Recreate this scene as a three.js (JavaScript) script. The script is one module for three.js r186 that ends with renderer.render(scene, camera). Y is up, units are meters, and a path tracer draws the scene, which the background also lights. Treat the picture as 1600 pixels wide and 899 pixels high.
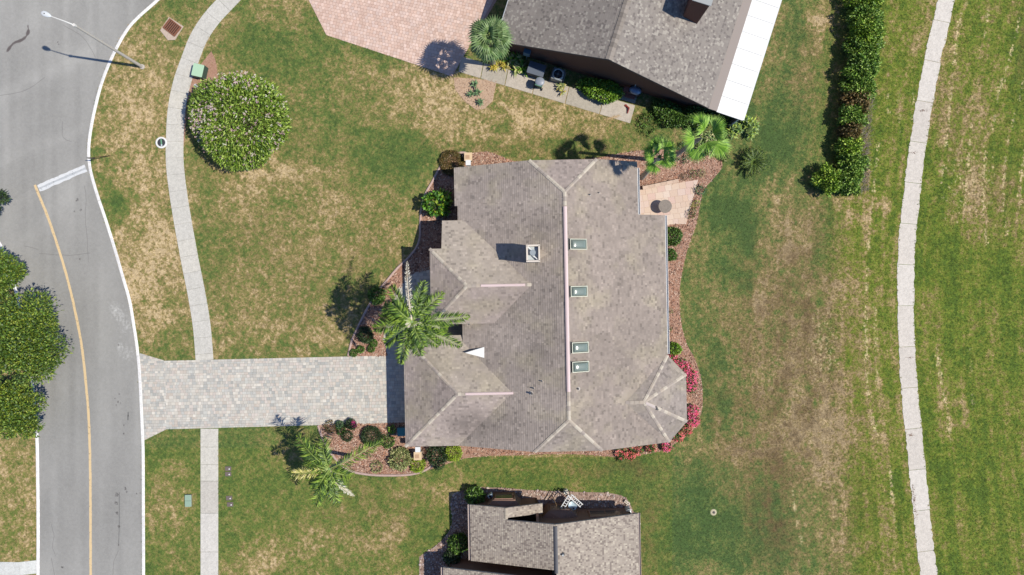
import * as THREE from 'three';
import { Sky } from 'three/addons/objects/Sky.js';
import { mergeGeometries } from 'three/addons/utils/BufferGeometryUtils.js';

/* ------------------------------------------------------------------ camera, sky, sun, exposure */
const scene = new THREE.Scene();
const H = 52, F = 1066.67, CX = 800, CY = 449.5;               // drone height (m), focal length (photo pixels), picture centre
const camera = new THREE.PerspectiveCamera(2 * Math.atan(CY / F) * 180 / Math.PI, 1024 / 575, 0.5, 3000);
camera.position.set(0, H, 0); camera.up.set(0, 0, -1); camera.lookAt(0, 0, 0);
scene.add(camera);
const SUN = new THREE.Vector3(0.68, 1, 0.095).normalize();
const sky = new Sky(); sky.name = 'sky'; sky.scale.setScalar(2000); sky.userData.kind = 'structure';
{ const u = sky.material.uniforms; u.sunPosition.value.copy(SUN); u.turbidity.value = 2.5; u.rayleigh.value = 1.2; u.mieCoefficient.value = 0.004; u.mieDirectionalG.value = 0.8; }
scene.add(sky); scene.environmentIntensity = 0.11;
const sun = new THREE.DirectionalLight(new THREE.Color(1, 0.925, 0.775), 4.9);
sun.name = 'sun'; sun.position.copy(SUN).multiplyScalar(120); sun.castShadow = true; sun.shadow.radius = 1;
sun.shadow.mapSize.set(4096, 4096);
Object.assign(sun.shadow.camera, { left: -60, right: 60, top: 60, bottom: -60, near: 1, far: 300 });
scene.add(sun, sun.target);
const renderer = new THREE.WebGLRenderer({ antialias: true });
renderer.setSize(1024, 575); renderer.shadowMap.enabled = true;
renderer.toneMapping = THREE.LinearToneMapping; renderer.toneMappingExposure = 1.3;

/* ------------------------------------------------------------------ helpers */
const P = (px, py, h = 0) => new THREE.Vector3((px - CX) * (H - h) / F, h, (py - CY) * (H - h) / F);   // a place in metres from its survey mark and height
const M = (px) => px * H / F;
let seed = 20240611;
const rnd = () => { seed |= 0; seed = seed + 0x6D2B79F5 | 0; let t = Math.imul(seed ^ seed >>> 15, 1 | seed); t = t + Math.imul(t ^ t >>> 7, 61 | t) ^ t; return ((t ^ t >>> 14) >>> 0) / 4294967296; };
const rr = (a, b) => a + (b - a) * rnd();
const LAT = new Float32Array(256 * 256); for (let i = 0; i < LAT.length; i++) LAT[i] = rnd();
function noise(x, y) {
  const xi = Math.floor(x), yi = Math.floor(y); let fx = x - xi, fy = y - yi;
  fx = fx * fx * (3 - 2 * fx); fy = fy * fy * (3 - 2 * fy);
  const a = xi & 255, b = (xi + 1) & 255, c = (yi & 255) << 8, d = ((yi + 1) & 255) << 8;
  const p = LAT[c | a], q = LAT[c | b], r = LAT[d | a], s = LAT[d | b];
  return p + (q - p) * fx + (r - p) * fy + (p - q - r + s) * fx * fy;
}
function fbm(x, y, o = 4) { let s = 0, a = 0.5, n = 0; for (let i = 0; i < o; i++) { s += a * noise(x + 17.3 * i, y + 9.1 * i); n += a; a *= 0.5; x *= 2.03; y *= 2.03; } return s / n; }
const clamp = (x, a = 0, b = 1) => Math.min(b, Math.max(a, x));
const lin = (c) => { c /= 255; return c <= 0.04045 ? c / 12.92 : Math.pow((c + 0.055) / 1.055, 2.4); };
const KL = 0.57;                                                // what daylight makes of a base colour here
const seen = (r, g, b) => [lin(r) * KL, lin(g) * KL, lin(b) * KL];   // base colour (linear) of a surface that the daylight shows as r,g,b
const mixc = (a, b, t) => [a[0] + (b[0] - a[0]) * t, a[1] + (b[1] - a[1]) * t, a[2] + (b[2] - a[2]) * t];
const mulc = (a, k) => [a[0] * k, a[1] * k, a[2] * k];
const colr = (a) => new THREE.Color().setRGB(a[0], a[1], a[2]);
const mat = (c, rough = 0.9, extra = {}) => new THREE.MeshStandardMaterial({ color: Array.isArray(c) ? colr(c) : c, roughness: rough, side: THREE.DoubleSide, ...extra });
const vcm = (rough = 0.9, extra = {}) => new THREE.MeshStandardMaterial({ color: 0xffffff, vertexColors: true, roughness: rough, side: THREE.DoubleSide, ...extra });

const taken = {};
function numbered(name) { const n = taken[name] = (taken[name] ?? -1) + 1; return n ? `${name}_${String(n).padStart(3, '0')}` : name; }
function tag(o, label, category, group, kind) { Object.assign(o.userData, { label }); if (category) o.userData.category = category; if (group) o.userData.group = group; if (kind) o.userData.kind = kind; return o; }
function thing(name, label, category, x, y, z, turn = 0, group) { const o = new THREE.Group(); o.name = numbered(name); o.position.set(x, y, z); o.rotation.y = turn; scene.add(o); return tag(o, label, category, group); }
function thingAt(name, label, category, v, turn = 0, group) { return thing(name, label, category, v.x, v.y, v.z, turn, group); }
function part(name, geo, material, parent, kind) { const m = new THREE.Mesh(geo, material); m.name = name; m.castShadow = m.receiveShadow = true; parent.add(m); if (kind) m.userData.kind = kind; return m; }
function struct(name, geo, material, label) { const m = new THREE.Mesh(geo, material); m.name = numbered(name); m.castShadow = m.receiveShadow = true; m.userData.kind = 'structure'; if (label) m.userData.label = label; scene.add(m); return m; }

class Soup {                                                    // loose triangles with colours and uv in metres
  constructor() { this.p = []; this.c = []; this.t = []; }
  tri(a, b, c, col) { this.p.push(...a, ...b, ...c); if (col) for (let i = 0; i < 3; i++) this.c.push(...col); this.t.push(a[0], a[2], b[0], b[2], c[0], c[2]); }
  quad(a, b, c, d, col) { this.tri(a, b, c, col); this.tri(a, c, d, col); }
  build() {
    const g = new THREE.BufferGeometry(); g.setAttribute('position', new THREE.Float32BufferAttribute(this.p, 3));
    g.setAttribute('uv', new THREE.Float32BufferAttribute(this.t, 2));
    if (this.c.length) g.setAttribute('color', new THREE.Float32BufferAttribute(this.c, 3));
    g.computeVertexNormals(); return g;
  }
}
function prism(poly, y0, y1, soup, col, cham = 0) {             // poly: [[x,z],...]; a slab with vertical sides and an optional chamfer
  const own = !soup; soup = soup || new Soup();
  let area = 0; poly.forEach((p, i) => { const q = poly[(i + 1) % poly.length]; area += p[0] * q[1] - q[0] * p[1]; });
  if (area > 0) poly = poly.slice().reverse();
  let top = poly;
  if (cham) { const n = poly.length; top = poly.map((p, i) => { const a = poly[(i + n - 1) % n], b = poly[(i + 1) % n]; let d1 = [p[0] - a[0], p[1] - a[1]], d2 = [b[0] - p[0], b[1] - p[1]]; const l1 = Math.hypot(...d1) || 1, l2 = Math.hypot(...d2) || 1; let nx = d1[1] / l1 + d2[1] / l2, nz = -d1[0] / l1 - d2[0] / l2; const l = Math.hypot(nx, nz) || 1; return [p[0] + nx / l * cham * 1.2, p[1] + nz / l * cham * 1.2]; }); }
  const tris = THREE.ShapeUtils.triangulateShape(top.map(p => new THREE.Vector2(p[0], p[1])), []);
  for (const t of tris) { const [a, b, c] = t.map(i => [top[i][0], y1, top[i][1]]); const up = (b[2] - a[2]) * (c[0] - a[0]) - (b[0] - a[0]) * (c[2] - a[2]); up > 0 ? soup.tri(a, b, c, col) : soup.tri(a, c, b, col); }
  const ys = y1 - cham;
  poly.forEach((p, i) => {
    const j = (i + 1) % poly.length, q = poly[j];
    soup.quad([p[0], y0, p[1]], [q[0], y0, q[1]], [q[0], ys, q[1]], [p[0], ys, p[1]], col);
    if (cham) soup.quad([p[0], ys, p[1]], [q[0], ys, q[1]], [top[j][0], y1, top[j][1]], [top[i][0], y1, top[i][1]], col);
  });
  return own ? soup.build() : soup;
}
function clipTo(sub, con) {                                     // Sutherland-Hodgman against a convex polygon
  let area = 0; con.forEach((p, i) => { const q = con[(i + 1) % con.length]; area += p[0] * q[1] - q[0] * p[1]; });
  const s = Math.sign(area);
  for (let i = 0; i < con.length && sub.length; i++) {
    const a = con[i], b = con[(i + 1) % con.length], out = [];
    const side = (p) => s * ((b[0] - a[0]) * (p[1] - a[1]) - (b[1] - a[1]) * (p[0] - a[0]));
    for (let k = 0; k < sub.length; k++) {
      const p = sub[k], q = sub[(k + 1) % sub.length], dp = side(p), dq = side(q);
      if (dp >= 0) out.push(p);
      if ((dp >= 0) !== (dq >= 0)) { const t = dp / (dp - dq); out.push([p[0] + (q[0] - p[0]) * t, p[1] + (q[1] - p[1]) * t]); }
    }
    sub = out;
  }
  return sub.filter((p, i) => { const q = sub[(i + 1) % sub.length]; return Math.hypot(p[0] - q[0], p[1] - q[1]) > 1e-4; });
}
const inside = (pt, poly) => { let c = false; for (let i = 0, j = poly.length - 1; i < poly.length; j = i++) { const a = poly[i], b = poly[j]; if ((a[1] > pt[1]) !== (b[1] > pt[1]) && pt[0] < (b[0] - a[0]) * (pt[1] - a[1]) / (b[1] - a[1]) + a[0]) c = !c; } return c; };
const G = (pts) => pts.map(([x, y]) => { const v = P(x, y); return [v.x, v.z]; });        // survey marks -> ground metres
function smooth(pts, n = 6) { const c = new THREE.CatmullRomCurve3(pts.map(p => new THREE.Vector3(p[0], 0, p[1])), false, 'centripetal'); return c.getSpacedPoints((pts.length - 1) * n).map(v => [v.x, v.z]); }
function box(w, h, d, x = 0, y = 0, z = 0, ry = 0) { const g = new THREE.BoxGeometry(w, h, d); if (ry) g.rotateY(ry); g.translate(x, y, z); return g; }
function cyl(r0, r1, h, x = 0, y = 0, z = 0, n = 20) { const g = new THREE.CylinderGeometry(r1, r0, h, n); g.translate(x, y + h / 2, z); return g; }
function rod(a, b, r0, r1 = r0, n = 8) { const A = new THREE.Vector3(...a), B = new THREE.Vector3(...b), d = B.clone().sub(A); const g = new THREE.CylinderGeometry(r1, r0, d.length(), n); g.applyQuaternion(new THREE.Quaternion().setFromUnitVectors(new THREE.Vector3(0, 1, 0), d.normalize())); const m = A.add(B).multiplyScalar(0.5); g.translate(m.x, m.y, m.z); return g; }
function tube(pts, r0, r1, seg = 24, n = 8) {                   // tapered tube along points
  const c = new THREE.CatmullRomCurve3(pts.map(p => new THREE.Vector3(...p))), g = new THREE.TubeGeometry(c, seg, 1, n), a = g.attributes.position, cp = c.getSpacedPoints(seg);
  for (let i = 0; i <= seg; i++) { const r = r0 + (r1 - r0) * i / seg; const q = c.getPointAt(i / seg); for (let j = 0; j <= n; j++) { const k = i * (n + 1) + j; a.setXYZ(k, q.x + (a.getX(k) - q.x) * r, q.y + (a.getY(k) - q.y) * r, q.z + (a.getZ(k) - q.z) * r); } }
  g.computeVertexNormals(); return g;
}
function grain(size, fn, srgb = true) {                         // a computed texture; fn(x,y) in 0..1 gives linear rgb
  const d = new Uint8Array(size * size * 4);
  const enc = (v) => { v = clamp(v); return 255 * (srgb ? (v <= 0.0031308 ? v * 12.92 : 1.055 * Math.pow(v, 1 / 2.4) - 0.055) : v); };
  for (let y = 0; y < size; y++) for (let x = 0; x < size; x++) { const c = fn(x / size, y / size), i = (y * size + x) * 4; d[i] = enc(c[0]); d[i + 1] = enc(c[1]); d[i + 2] = enc(c[2]); d[i + 3] = 255; }
  const t = new THREE.DataTexture(d, size, size); t.wrapS = t.wrapT = THREE.RepeatWrapping; t.magFilter = THREE.LinearFilter; t.minFilter = THREE.LinearMipmapLinearFilter; t.generateMipmaps = true;
  if (srgb) t.colorSpace = THREE.SRGBColorSpace; t.needsUpdate = true; return t;
}
const tiling = (fx, fy, n, o = 3) => { let s = 0, a = 0.5, m = 0; for (let i = 0; i < o; i++) { s += a * noise(fx * n % 256, fy * n % 256); m += a; a *= 0.55; n *= 2; } return s / m; };
const speckle = grain(512, (x, y) => { const v = 0.83 + 0.22 * (rnd() - 0.5) + 0.3 * (tiling(x, y, 64) - 0.5) + 0.22 * (tiling(x, y, 16) - 0.5); return [v, v, v]; });
speckle.repeat.set(1 / 3.1, 1 / 3.1);
const concMat = (c, rough = 0.9) => new THREE.MeshStandardMaterial({ color: colr(mulc(c, 1.22)), map: speckle, roughness: rough, side: THREE.DoubleSide });

/* ------------------------------------------------------------------ outlines on the ground (survey marks) */
const kerbR = smooth([[262, -20], [243, 0], [218, 22], [199, 42], [175, 84], [158, 125], [147, 165], [139, 205], [136, 235], [138, 262], [148, 300], [163, 345], [177, 390], [190, 435], [200, 470], [206, 505], [212, 545], [216, 590], [219, 650], [221, 700], [221.5, 780], [222, 960]]);
const kerbL = smooth([[-120, 330], [-50, 342], [-20, 358], [0, 378], [15, 418], [24, 446], [31, 470], [40, 515], [48, 565], [54, 615], [59, 670], [61, 760], [61.5, 840], [60.5, 960]]);
const walkLine = smooth([[385, -30], [357, 0], [331, 28], [311, 58], [296, 95], [284, 130], [276, 170], [273, 215], [273, 255], [278, 300], [286, 350], [297, 410], [307, 460], [315, 510], [319.5, 563]], 10);
const cartLine = smooth([[1483, -30], [1478, 0], [1470, 40], [1456, 100], [1444, 165], [1435, 225], [1425, 300], [1418, 375], [1415, 440], [1416, 500], [1419, 570], [1424, 640], [1431, 710], [1437, 770], [1446, 850], [1458, 940]], 10);
const driveway = [[[258, 564], [645, 555], [645, 660.5], [260, 671]], [[218, 552], [258, 564], [260, 671], [222, 690]]];
const entryWalk = [[606, 557], [598, 530], [606, 500], [613, 470], [618, 455], [640, 430], [690, 408], [735, 408], [735, 557]];
const pinkDrive = [[462, -40], [510, 55], [707, 120], [722, 92], [800, -40]];
const bedEast = smooth([[1000, 236], [1040, 234], [1090, 240], [1128, 252], [1128, 262], [1116, 278], [1100, 297], [1094, 320], [1089, 348], [1076, 385], [1067, 420], [1062, 455], [1064, 500], [1072, 535], [1086, 562], [1095, 590], [1098, 620], [1095, 648], [1083, 672], [1060, 690], [1035, 704], [1000, 711], [960, 714], [920, 711], [860, 710], [800, 712], [760, 713], [720, 718], [700, 725], [676, 733]], 5)
  .concat([[676, 680], [960, 690], [1020, 670], [1040, 600], [1000, 540], [1000, 300], [960, 262]]);
const bedNorth = smooth([[980, 262], [1010, 236], [975, 239], [930, 247], [850, 255], [800, 251], [765, 238], [735, 239]], 4).concat([[740, 262], [860, 275]]);
const bedNW = smooth([[735, 239], [716, 239], [700, 246], [688, 261], [676, 283], [664, 305], [658, 330], [656.5, 355], [656, 372], [650, 388], [638, 403], [622, 418], [605, 438], [590, 456], [574, 482], [560, 510], [550, 532], [544, 557]], 5).concat([[606, 557], [598, 530], [613, 470], [640, 430], [735, 405], [740, 262]]);
const bedSW = smooth([[497, 664], [503, 682], [513, 702], [525, 718], [543, 734], [570, 741], [610, 743], [650, 740], [676, 733]], 5).concat([[700, 700], [650, 660]]);
const bedSouthHouse = smooth([[655, 870], [690, 845], [706, 820], [706, 775], [735, 764], [770, 762], [830, 766], [900, 769], [960, 772], [980, 780], [990, 800], [1000, 812]], 5).concat([[1000, 830], [740, 960], [655, 960]]);
const nWalk = [[719, 86], [716, 112], [985, 193], [1000, 148], [860, 100]];
const nBed = [[709, 121], [776, 126], [770, 158], [757, 170], [744, 172], [726, 158], [711, 140]];
const patio = [[985, 298], [1091, 281], [1072, 350], [985, 353]];
const cornerDrive = [[-60, 877], [30, 878.5], [58, 865], [58, 960], [-60, 960]];
const ribbonPoly = (line, w) => { const L = [], R = []; line.forEach((p, i) => { const a = line[Math.max(0, i - 1)], b = line[Math.min(line.length - 1, i + 1)], d = Math.hypot(b[0] - a[0], b[1] - a[1]), nx = -(b[1] - a[1]) / d, ny = (b[0] - a[0]) / d; L.push([p[0] + nx * w, p[1] + ny * w]); R.push([p[0] - nx * w, p[1] - ny * w]); }); return L.concat(R.reverse()); };
const roadPoly = kerbR.concat([[222, 1500], [60, 1500]], kerbL.slice().reverse(), [[-1200, 330], [-1200, -800], [700, -800], [500, -220]]);

const mask = (() => {                                           // where no grass grows
  const c = document.createElement('canvas'); c.width = 1680; c.height = 980; const x = c.getContext('2d'); x.translate(40, 40); x.fillStyle = '#fff';
  const fill = (p) => { x.beginPath(); p.forEach((q, i) => i ? x.lineTo(q[0], q[1]) : x.moveTo(q[0], q[1])); x.fill(); };
  [roadPoly, ...driveway, entryWalk, pinkDrive, bedEast, bedNorth, bedNW, bedSW, bedSouthHouse, nWalk, nBed, patio, cornerDrive, ribbonPoly(walkLine, 14), [[313, 660], [341.5, 660], [341.5, 960], [313, 960]], ribbonPoly(cartLine, 12.5),
    [[640, 260], [1035, 250], [1035, 690], [640, 690]].map(p => p), [[800, 130], [1095, 185], [1150, 0], [1140, -40], [780, -40], [780, 80]], [[745, 810], [985, 820], [985, 960], [700, 960]]].forEach(fill);
  const d = x.getImageData(0, 0, 1680, 980).data;
  return (px, py) => { const i = Math.round(px + 40), j = Math.round(py + 40); return i < 0 || j < 0 || i >= 1680 || j >= 980 ? 0 : d[(j * 1680 + i) * 4]; };
})();

/* ------------------------------------------------------------------ lawn: where it is dry, brown, lush; clippings in rows on the fairway */
const dryBlobs = [[235, 60, 60, 40, .15], [205, 175, 45, 70, .35], [235, 340, 40, 80, .55], [245, 430, 35, 50, .35], [245, 500, 40, 30, .3], [250, 545, 50, 14, -.35], [165, 290, 16, 40, -.5], [172, 335, 16, 30, -.4], [150, 200, 10, 60, -.25], [240, 120, 30, 14, -.3], [265, 20, 40, 16, -.3],
  [430, 70, 60, 40, -.45], [530, 78, 60, 18, -.4], [600, 92, 60, 14, -.3], [380, 30, 30, 30, -.2], [570, 215, 110, 45, -.42], [630, 268, 45, 40, -.45], [600, 340, 30, 25, -.2], [630, 105, 60, 18, .2], [690, 150, 60, 35, .35], [790, 180, 80, 28, .45], [860, 185, 70, 22, .25], [440, 265, 36, 16, .5], [370, 278, 60, 16, .25], [480, 320, 120, 36, .14], [430, 450, 60, 50, .14], [500, 525, 90, 20, .25], [338, 500, 18, 50, .25], [470, 553, 130, 6, -.4], [312, 360, 12, 120, -.22], [360, 400, 16, 70, -.15], [470, 140, 50, 26, .12], [460, 30, 30, 26, .2], [560, 400, 50, 40, -.1], [600, 330, 26, 16, .2], [610, 370, 30, 20, .25], [880, 225, 90, 14, -.2],
  [270, 800, 22, 60, .5], [237, 830, 14, 40, .35], [600, 860, 46, 36, .5], [470, 850, 60, 26, .42], [410, 884, 60, 20, .55], [390, 690, 40, 8, .2], [560, 800, 50, 30, .2], [690, 752, 40, 18, .42], [660, 860, 20, 40, -.3], [500, 770, 60, 18, -.2], [300, 690, 80, 16, -.2], [430, 690, 30, 8, .25], [360, 760, 12, 60, -.2], [250, 880, 14, 30, -.25],
  [830, 760, 60, 6, -.3], [760, 730, 30, 8, .2],
  [1140, 350, 36, 90, -.4], [1170, 420, 26, 60, -.25], [1240, 225, 45, 45, -.35], [1205, 455, 55, 60, .5], [1275, 520, 45, 80, .5], [1180, 570, 55, 50, .32], [1240, 640, 70, 50, .42], [1190, 700, 80, 36, .42], [1290, 710, 40, 70, .35], [1330, 335, 40, 26, .6], [1215, 300, 22, 26, .4], [1240, 365, 22, 40, .35], [1080, 800, 90, 70, -.3], [1110, 850, 70, 50, -.2], [1122, 695, 40, 14, .25], [1310, 800, 20, 90, .35], [1160, 392, 14, 60, -.3], [1255, 455, 20, 20, -.5], [1210, 640, 14, 16, -.6], [1265, 640, 10, 20, -.5], [1110, 600, 14, 70, -.4], [1230, 80, 14, 60, -.5], [1275, 45, 16, 30, .5], [1240, 120, 30, 40, .35], [1350, 300, 14, 60, .25], [1000, 870, 30, 40, .15],
  [1540, 120, 60, 80, .26], [1500, 200, 40, 60, .34], [1530, 310, 50, 50, .45], [1500, 430, 60, 50, -.2], [1560, 600, 50, 120, .12], [1480, 650, 20, 40, .25], [1390, 120, 12, 90, .15]];
const brownBlobs = [[1205, 825, 32, 60, .95], [960, 738, 70, 9, .6], [1008, 870, 24, 30, .45], [1225, 500, 65, 100, .8], [1190, 640, 75, 75, .6], [1285, 600, 45, 130, .45], [1210, 720, 70, 50, .5], [1330, 780, 40, 100, .3], [1250, 380, 30, 50, .4], [1540, 300, 40, 50, .45], [1490, 185, 30, 50, .4], [1592, 70, 10, 60, .6], [600, 810, 70, 40, .3], [1010, 790, 16, 50, .4], [1255, 120, 30, 60, .35], [470, 420, 160, 120, .2], [780, 225, 100, 12, .3]];
const FW = 420, FH = 245, fieldD = new Float32Array(FW * FH), fieldB = new Float32Array(FW * FH);
for (let j = 0; j < FH; j++) for (let i = 0; i < FW; i++) {
  const x = i * 4 - 40, y = j * 4 - 40; let d = 0, b = 0;
  for (const k of dryBlobs) { const u = (x - k[0]) / k[2], v = (y - k[1]) / k[3], q = u * u + v * v; if (q < 8) d += k[4] * Math.exp(-q * 0.7); }
  for (const k of brownBlobs) { const u = (x - k[0]) / k[2], v = (y - k[1]) / k[3], q = u * u + v * v; if (q < 8) b += k[4] * Math.exp(-q * 0.7); }
  fieldD[j * FW + i] = d; fieldB[j * FW + i] = b;
}
const sample = (f, x, y) => { x = clamp((x + 40) / 4, 0, FW - 1.01); y = clamp((y + 40) / 4, 0, FH - 1.01); const i = x | 0, j = y | 0, u = x - i, v = y - j, k = j * FW + i; return (f[k] * (1 - u) + f[k + 1] * u) * (1 - v) + (f[k + FW] * (1 - u) + f[k + FW + 1] * u) * v; };
const straw = (() => {                                          // rows of dry clippings
  const W = 2048, h = 1144, c = document.createElement('canvas'); c.width = W; c.height = h; const x = c.getContext('2d'), s = W / 1640; x.scale(s, s); x.translate(20, 10); x.fillStyle = '#fff';
  const rows = [[[[1512, 5], [1500, 35], [1492, 90], [1484, 170], [1478, 235], [1470, 295]], 1], [[[1545, 18], [1535, 75], [1524, 140], [1518, 210], [1510, 290], [1509, 350]], 1], [[[1596, 15], [1578, 90], [1560, 150], [1550, 205], [1540, 240], [1536, 300], [1542, 380]], .9], [[[1606, 110], [1590, 165], [1574, 230], [1568, 300], [1575, 380]], 1.2], [[[1604, 230], [1596, 280], [1594, 340]], 1],
    [[[1387, 150], [1389, 175]], .6], [[[1428, 150], [1426, 215]], .7], [[[1374, 215], [1368, 270], [1362, 330], [1357, 400], [1353, 470], [1354, 560], [1356, 610], [1362, 650], [1372, 690]], 1], [[[1406, 145], [1407, 210]], .4], [[[1368, 480], [1370, 560], [1371, 620]], .6], [[[1464, 545], [1472, 600], [1480, 640], [1486, 690]], 1], [[[1518, 540], [1520, 640]], .4], [[[1392, 730], [1396, 790], [1399, 830]], .8], [[[1240, 770], [1243, 800], [1252, 850], [1246, 870]], .55], [[[1395, 780], [1400, 860]], .5], [[[1308, 700], [1306, 800], [1308, 860]], .5]];
  for (const [p, a] of rows) for (const q of smooth(p, 26)) { const near = noise(q[0] * 0.11, q[1] * 0.11); const gap = noise(q[0] * 0.3, q[1] * 0.3 + 20); if (near < 0.36 || gap < 0.42) continue; const n = gap > 0.66 ? 4 : 2; for (let k = 0; k < n; k++) { x.globalAlpha = rr(0.3, .9) * Math.min(1, a); x.beginPath(); x.ellipse(q[0] + (rnd() + rnd() - 1) * (1 + gap * 4), q[1] + rr(-3, 3), rr(0.4, 1.5), rr(0.5, 2.1), rr(-0.5, 0.5), 0, 7); x.fill(); } }
  for (let k = 0; k < 240; k++) { x.globalAlpha = rr(0.2, 0.7); x.beginPath(); x.ellipse(1515 + (rnd() + rnd() - 1) * 45, 285 + (rnd() + rnd() - 1) * 70, rr(0.5, 1.8), rr(0.6, 2.2), 0, 0, 7); x.fill(); }
  for (let k = 0; k < 160; k++) { x.globalAlpha = rr(0.2, 0.6); x.beginPath(); x.ellipse(1287 + (rnd() + rnd() - 1) * 26, 545 + (rnd() + rnd() - 1) * 60, rr(0.6, 1.8), rr(0.6, 1.8), 0, 0, 7); x.fill(); }
  const d = x.getImageData(0, 0, W, h).data;
  return (px, py) => { const i = Math.round((px + 20) * s), j = Math.round((py + 10) * s); return i < 0 || j < 0 || i >= W || j >= h ? 0 : d[(j * W + i) * 4 + 3] / 255; };
})();
const cartX = (() => { const t = new Float32Array(1100); let k = 0; for (let y = -50; y < 1050; y++) { while (k < cartLine.length - 2 && cartLine[k + 1][1] < y) k++; const a = cartLine[k], b = cartLine[k + 1]; t[y + 50] = a[0] + (b[0] - a[0]) * clamp((y - a[1]) / (b[1] - a[1]), -1, 2); } return (y) => t[clamp(Math.round(y) + 50, 0, 1099)]; })();
const walkX = (() => { const t = new Float32Array(1100); let k = 0; for (let y = -50; y < 1050; y++) { while (k < walkLine.length - 2 && walkLine[k + 1][1] < y) k++; const a = walkLine[k], b = walkLine[k + 1]; t[y + 50] = y > 563 ? 327 : a[0] + (b[0] - a[0]) * clamp((y - a[1]) / (b[1] - a[1]), -1, 2); } return (y) => t[clamp(Math.round(y) + 50, 0, 1099)]; })();
const RAMP = [[0, seen(74, 101, 45)], [.22, seen(100, 120, 56)], [.42, seen(124, 125, 68)], [.58, seen(147, 135, 84)], [.75, seen(173, 152, 106)], [1, seen(210, 187, 148)]];
const RAMPG = [[0, seen(86, 112, 22)], [.22, seen(112, 131, 32)], [.42, seen(129, 137, 46)], [.58, seen(148, 139, 78)], [.75, seen(174, 152, 104)], [1, seen(209, 184, 143)]];
const ramp = (R, t) => { t = clamp(t); let i = 0; while (i < R.length - 2 && R[i + 1][0] < t) i++; return mixc(R[i][1], R[i + 1][1], clamp((t - R[i][0]) / (R[i + 1][0] - R[i][0]))); };
const BROWN = seen(108, 88, 56);
function lawn(px, py, fine) {
  const cx = cartX(py), golf = clamp((px - (cx - 130)) / 60), wx = walkX(py);
  let base = px < wx && py < 560 ? 0.5 : py > 660 && px < 700 ? 0.28 : px > 1000 ? 0.32 : py > 715 ? 0.26 : 0.47;
  if (px < 62 && py > 380) base = 0.58;
  base = base * (1 - golf) + (px < cx ? 0.34 : 0.24) * golf;
  const s = 1 / 20.5, X = px * s, Y = py * s, XS = (px - cx) * s;
  const streak = noise(XS * 2.2 + 50, Y * 0.16) * 0.6 + noise(XS * 5.1 + 9, Y * 0.3 + 5) * 0.4 - 0.5;
  const coarse = fbm(X * 0.32 + 3, Y * 0.32 + 7, 3) - 0.5, mid = fbm(X * 1.3 + 31, Y * 1.3 + 11, 3) - 0.5, clump = noise(X * 4.3, Y * 4.3) - 0.5, tuft = noise(X * 9.7 + 5, Y * 9.7) - 0.5;
  const wx2 = (fbm(X * .55 + 80, Y * .55, 4) - .5) * 80 + (noise(X * 2.3 + 7, Y * 2.3) - .5) * 22, wy2 = (fbm(X * .55, Y * .55 + 90, 4) - .5) * 80 + (noise(X * 2.3, Y * 2.3 + 31) - .5) * 22, d0 = sample(fieldD, px + wx2, py + wy2) * (px < 1000 ? .62 : .8);
  const loud = 0.7 + 0.6 * clamp(base + d0);
  let t = base + d0 + coarse * (px < 1000 ? .3 : .46) + mid * (px < 1000 ? .42 : .56) * loud + clump * 0.44 * loud + tuft * 0.46 * loud + streak * (px > 1080 ? .34 + .3 * golf : 0) + fine * 0.3;
  if (px > 1050) { const c = mixc(ramp(RAMP, t), ramp(RAMPG, t), clamp(golf + (px - 1250) / 200)); return finish(c); }
  return finish(mixc(ramp(RAMP, t), ramp(RAMPG, t), py > 700 ? 0.3 : 0.1));
  function finish(c) {
    const b = sample(fieldB, px + wx2 * .6, py + wy2 * .6); if (b > 0.02) c = mixc(c, BROWN, clamp(b * (0.55 + mid * 1.3 + clump * 0.5), 0, 0.85));
    const k = straw(px, py); if (k > 0.02) c = mixc(c, seen(234, 212, 166), k * 0.95);
    return mulc(c, 1 + (noise(X * 15, Y * 15) - 0.5) * 0.4 + (noise(X * 6 + 40, Y * 6) - 0.5) * 0.22 + fine * 0.3);
  }
}
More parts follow.
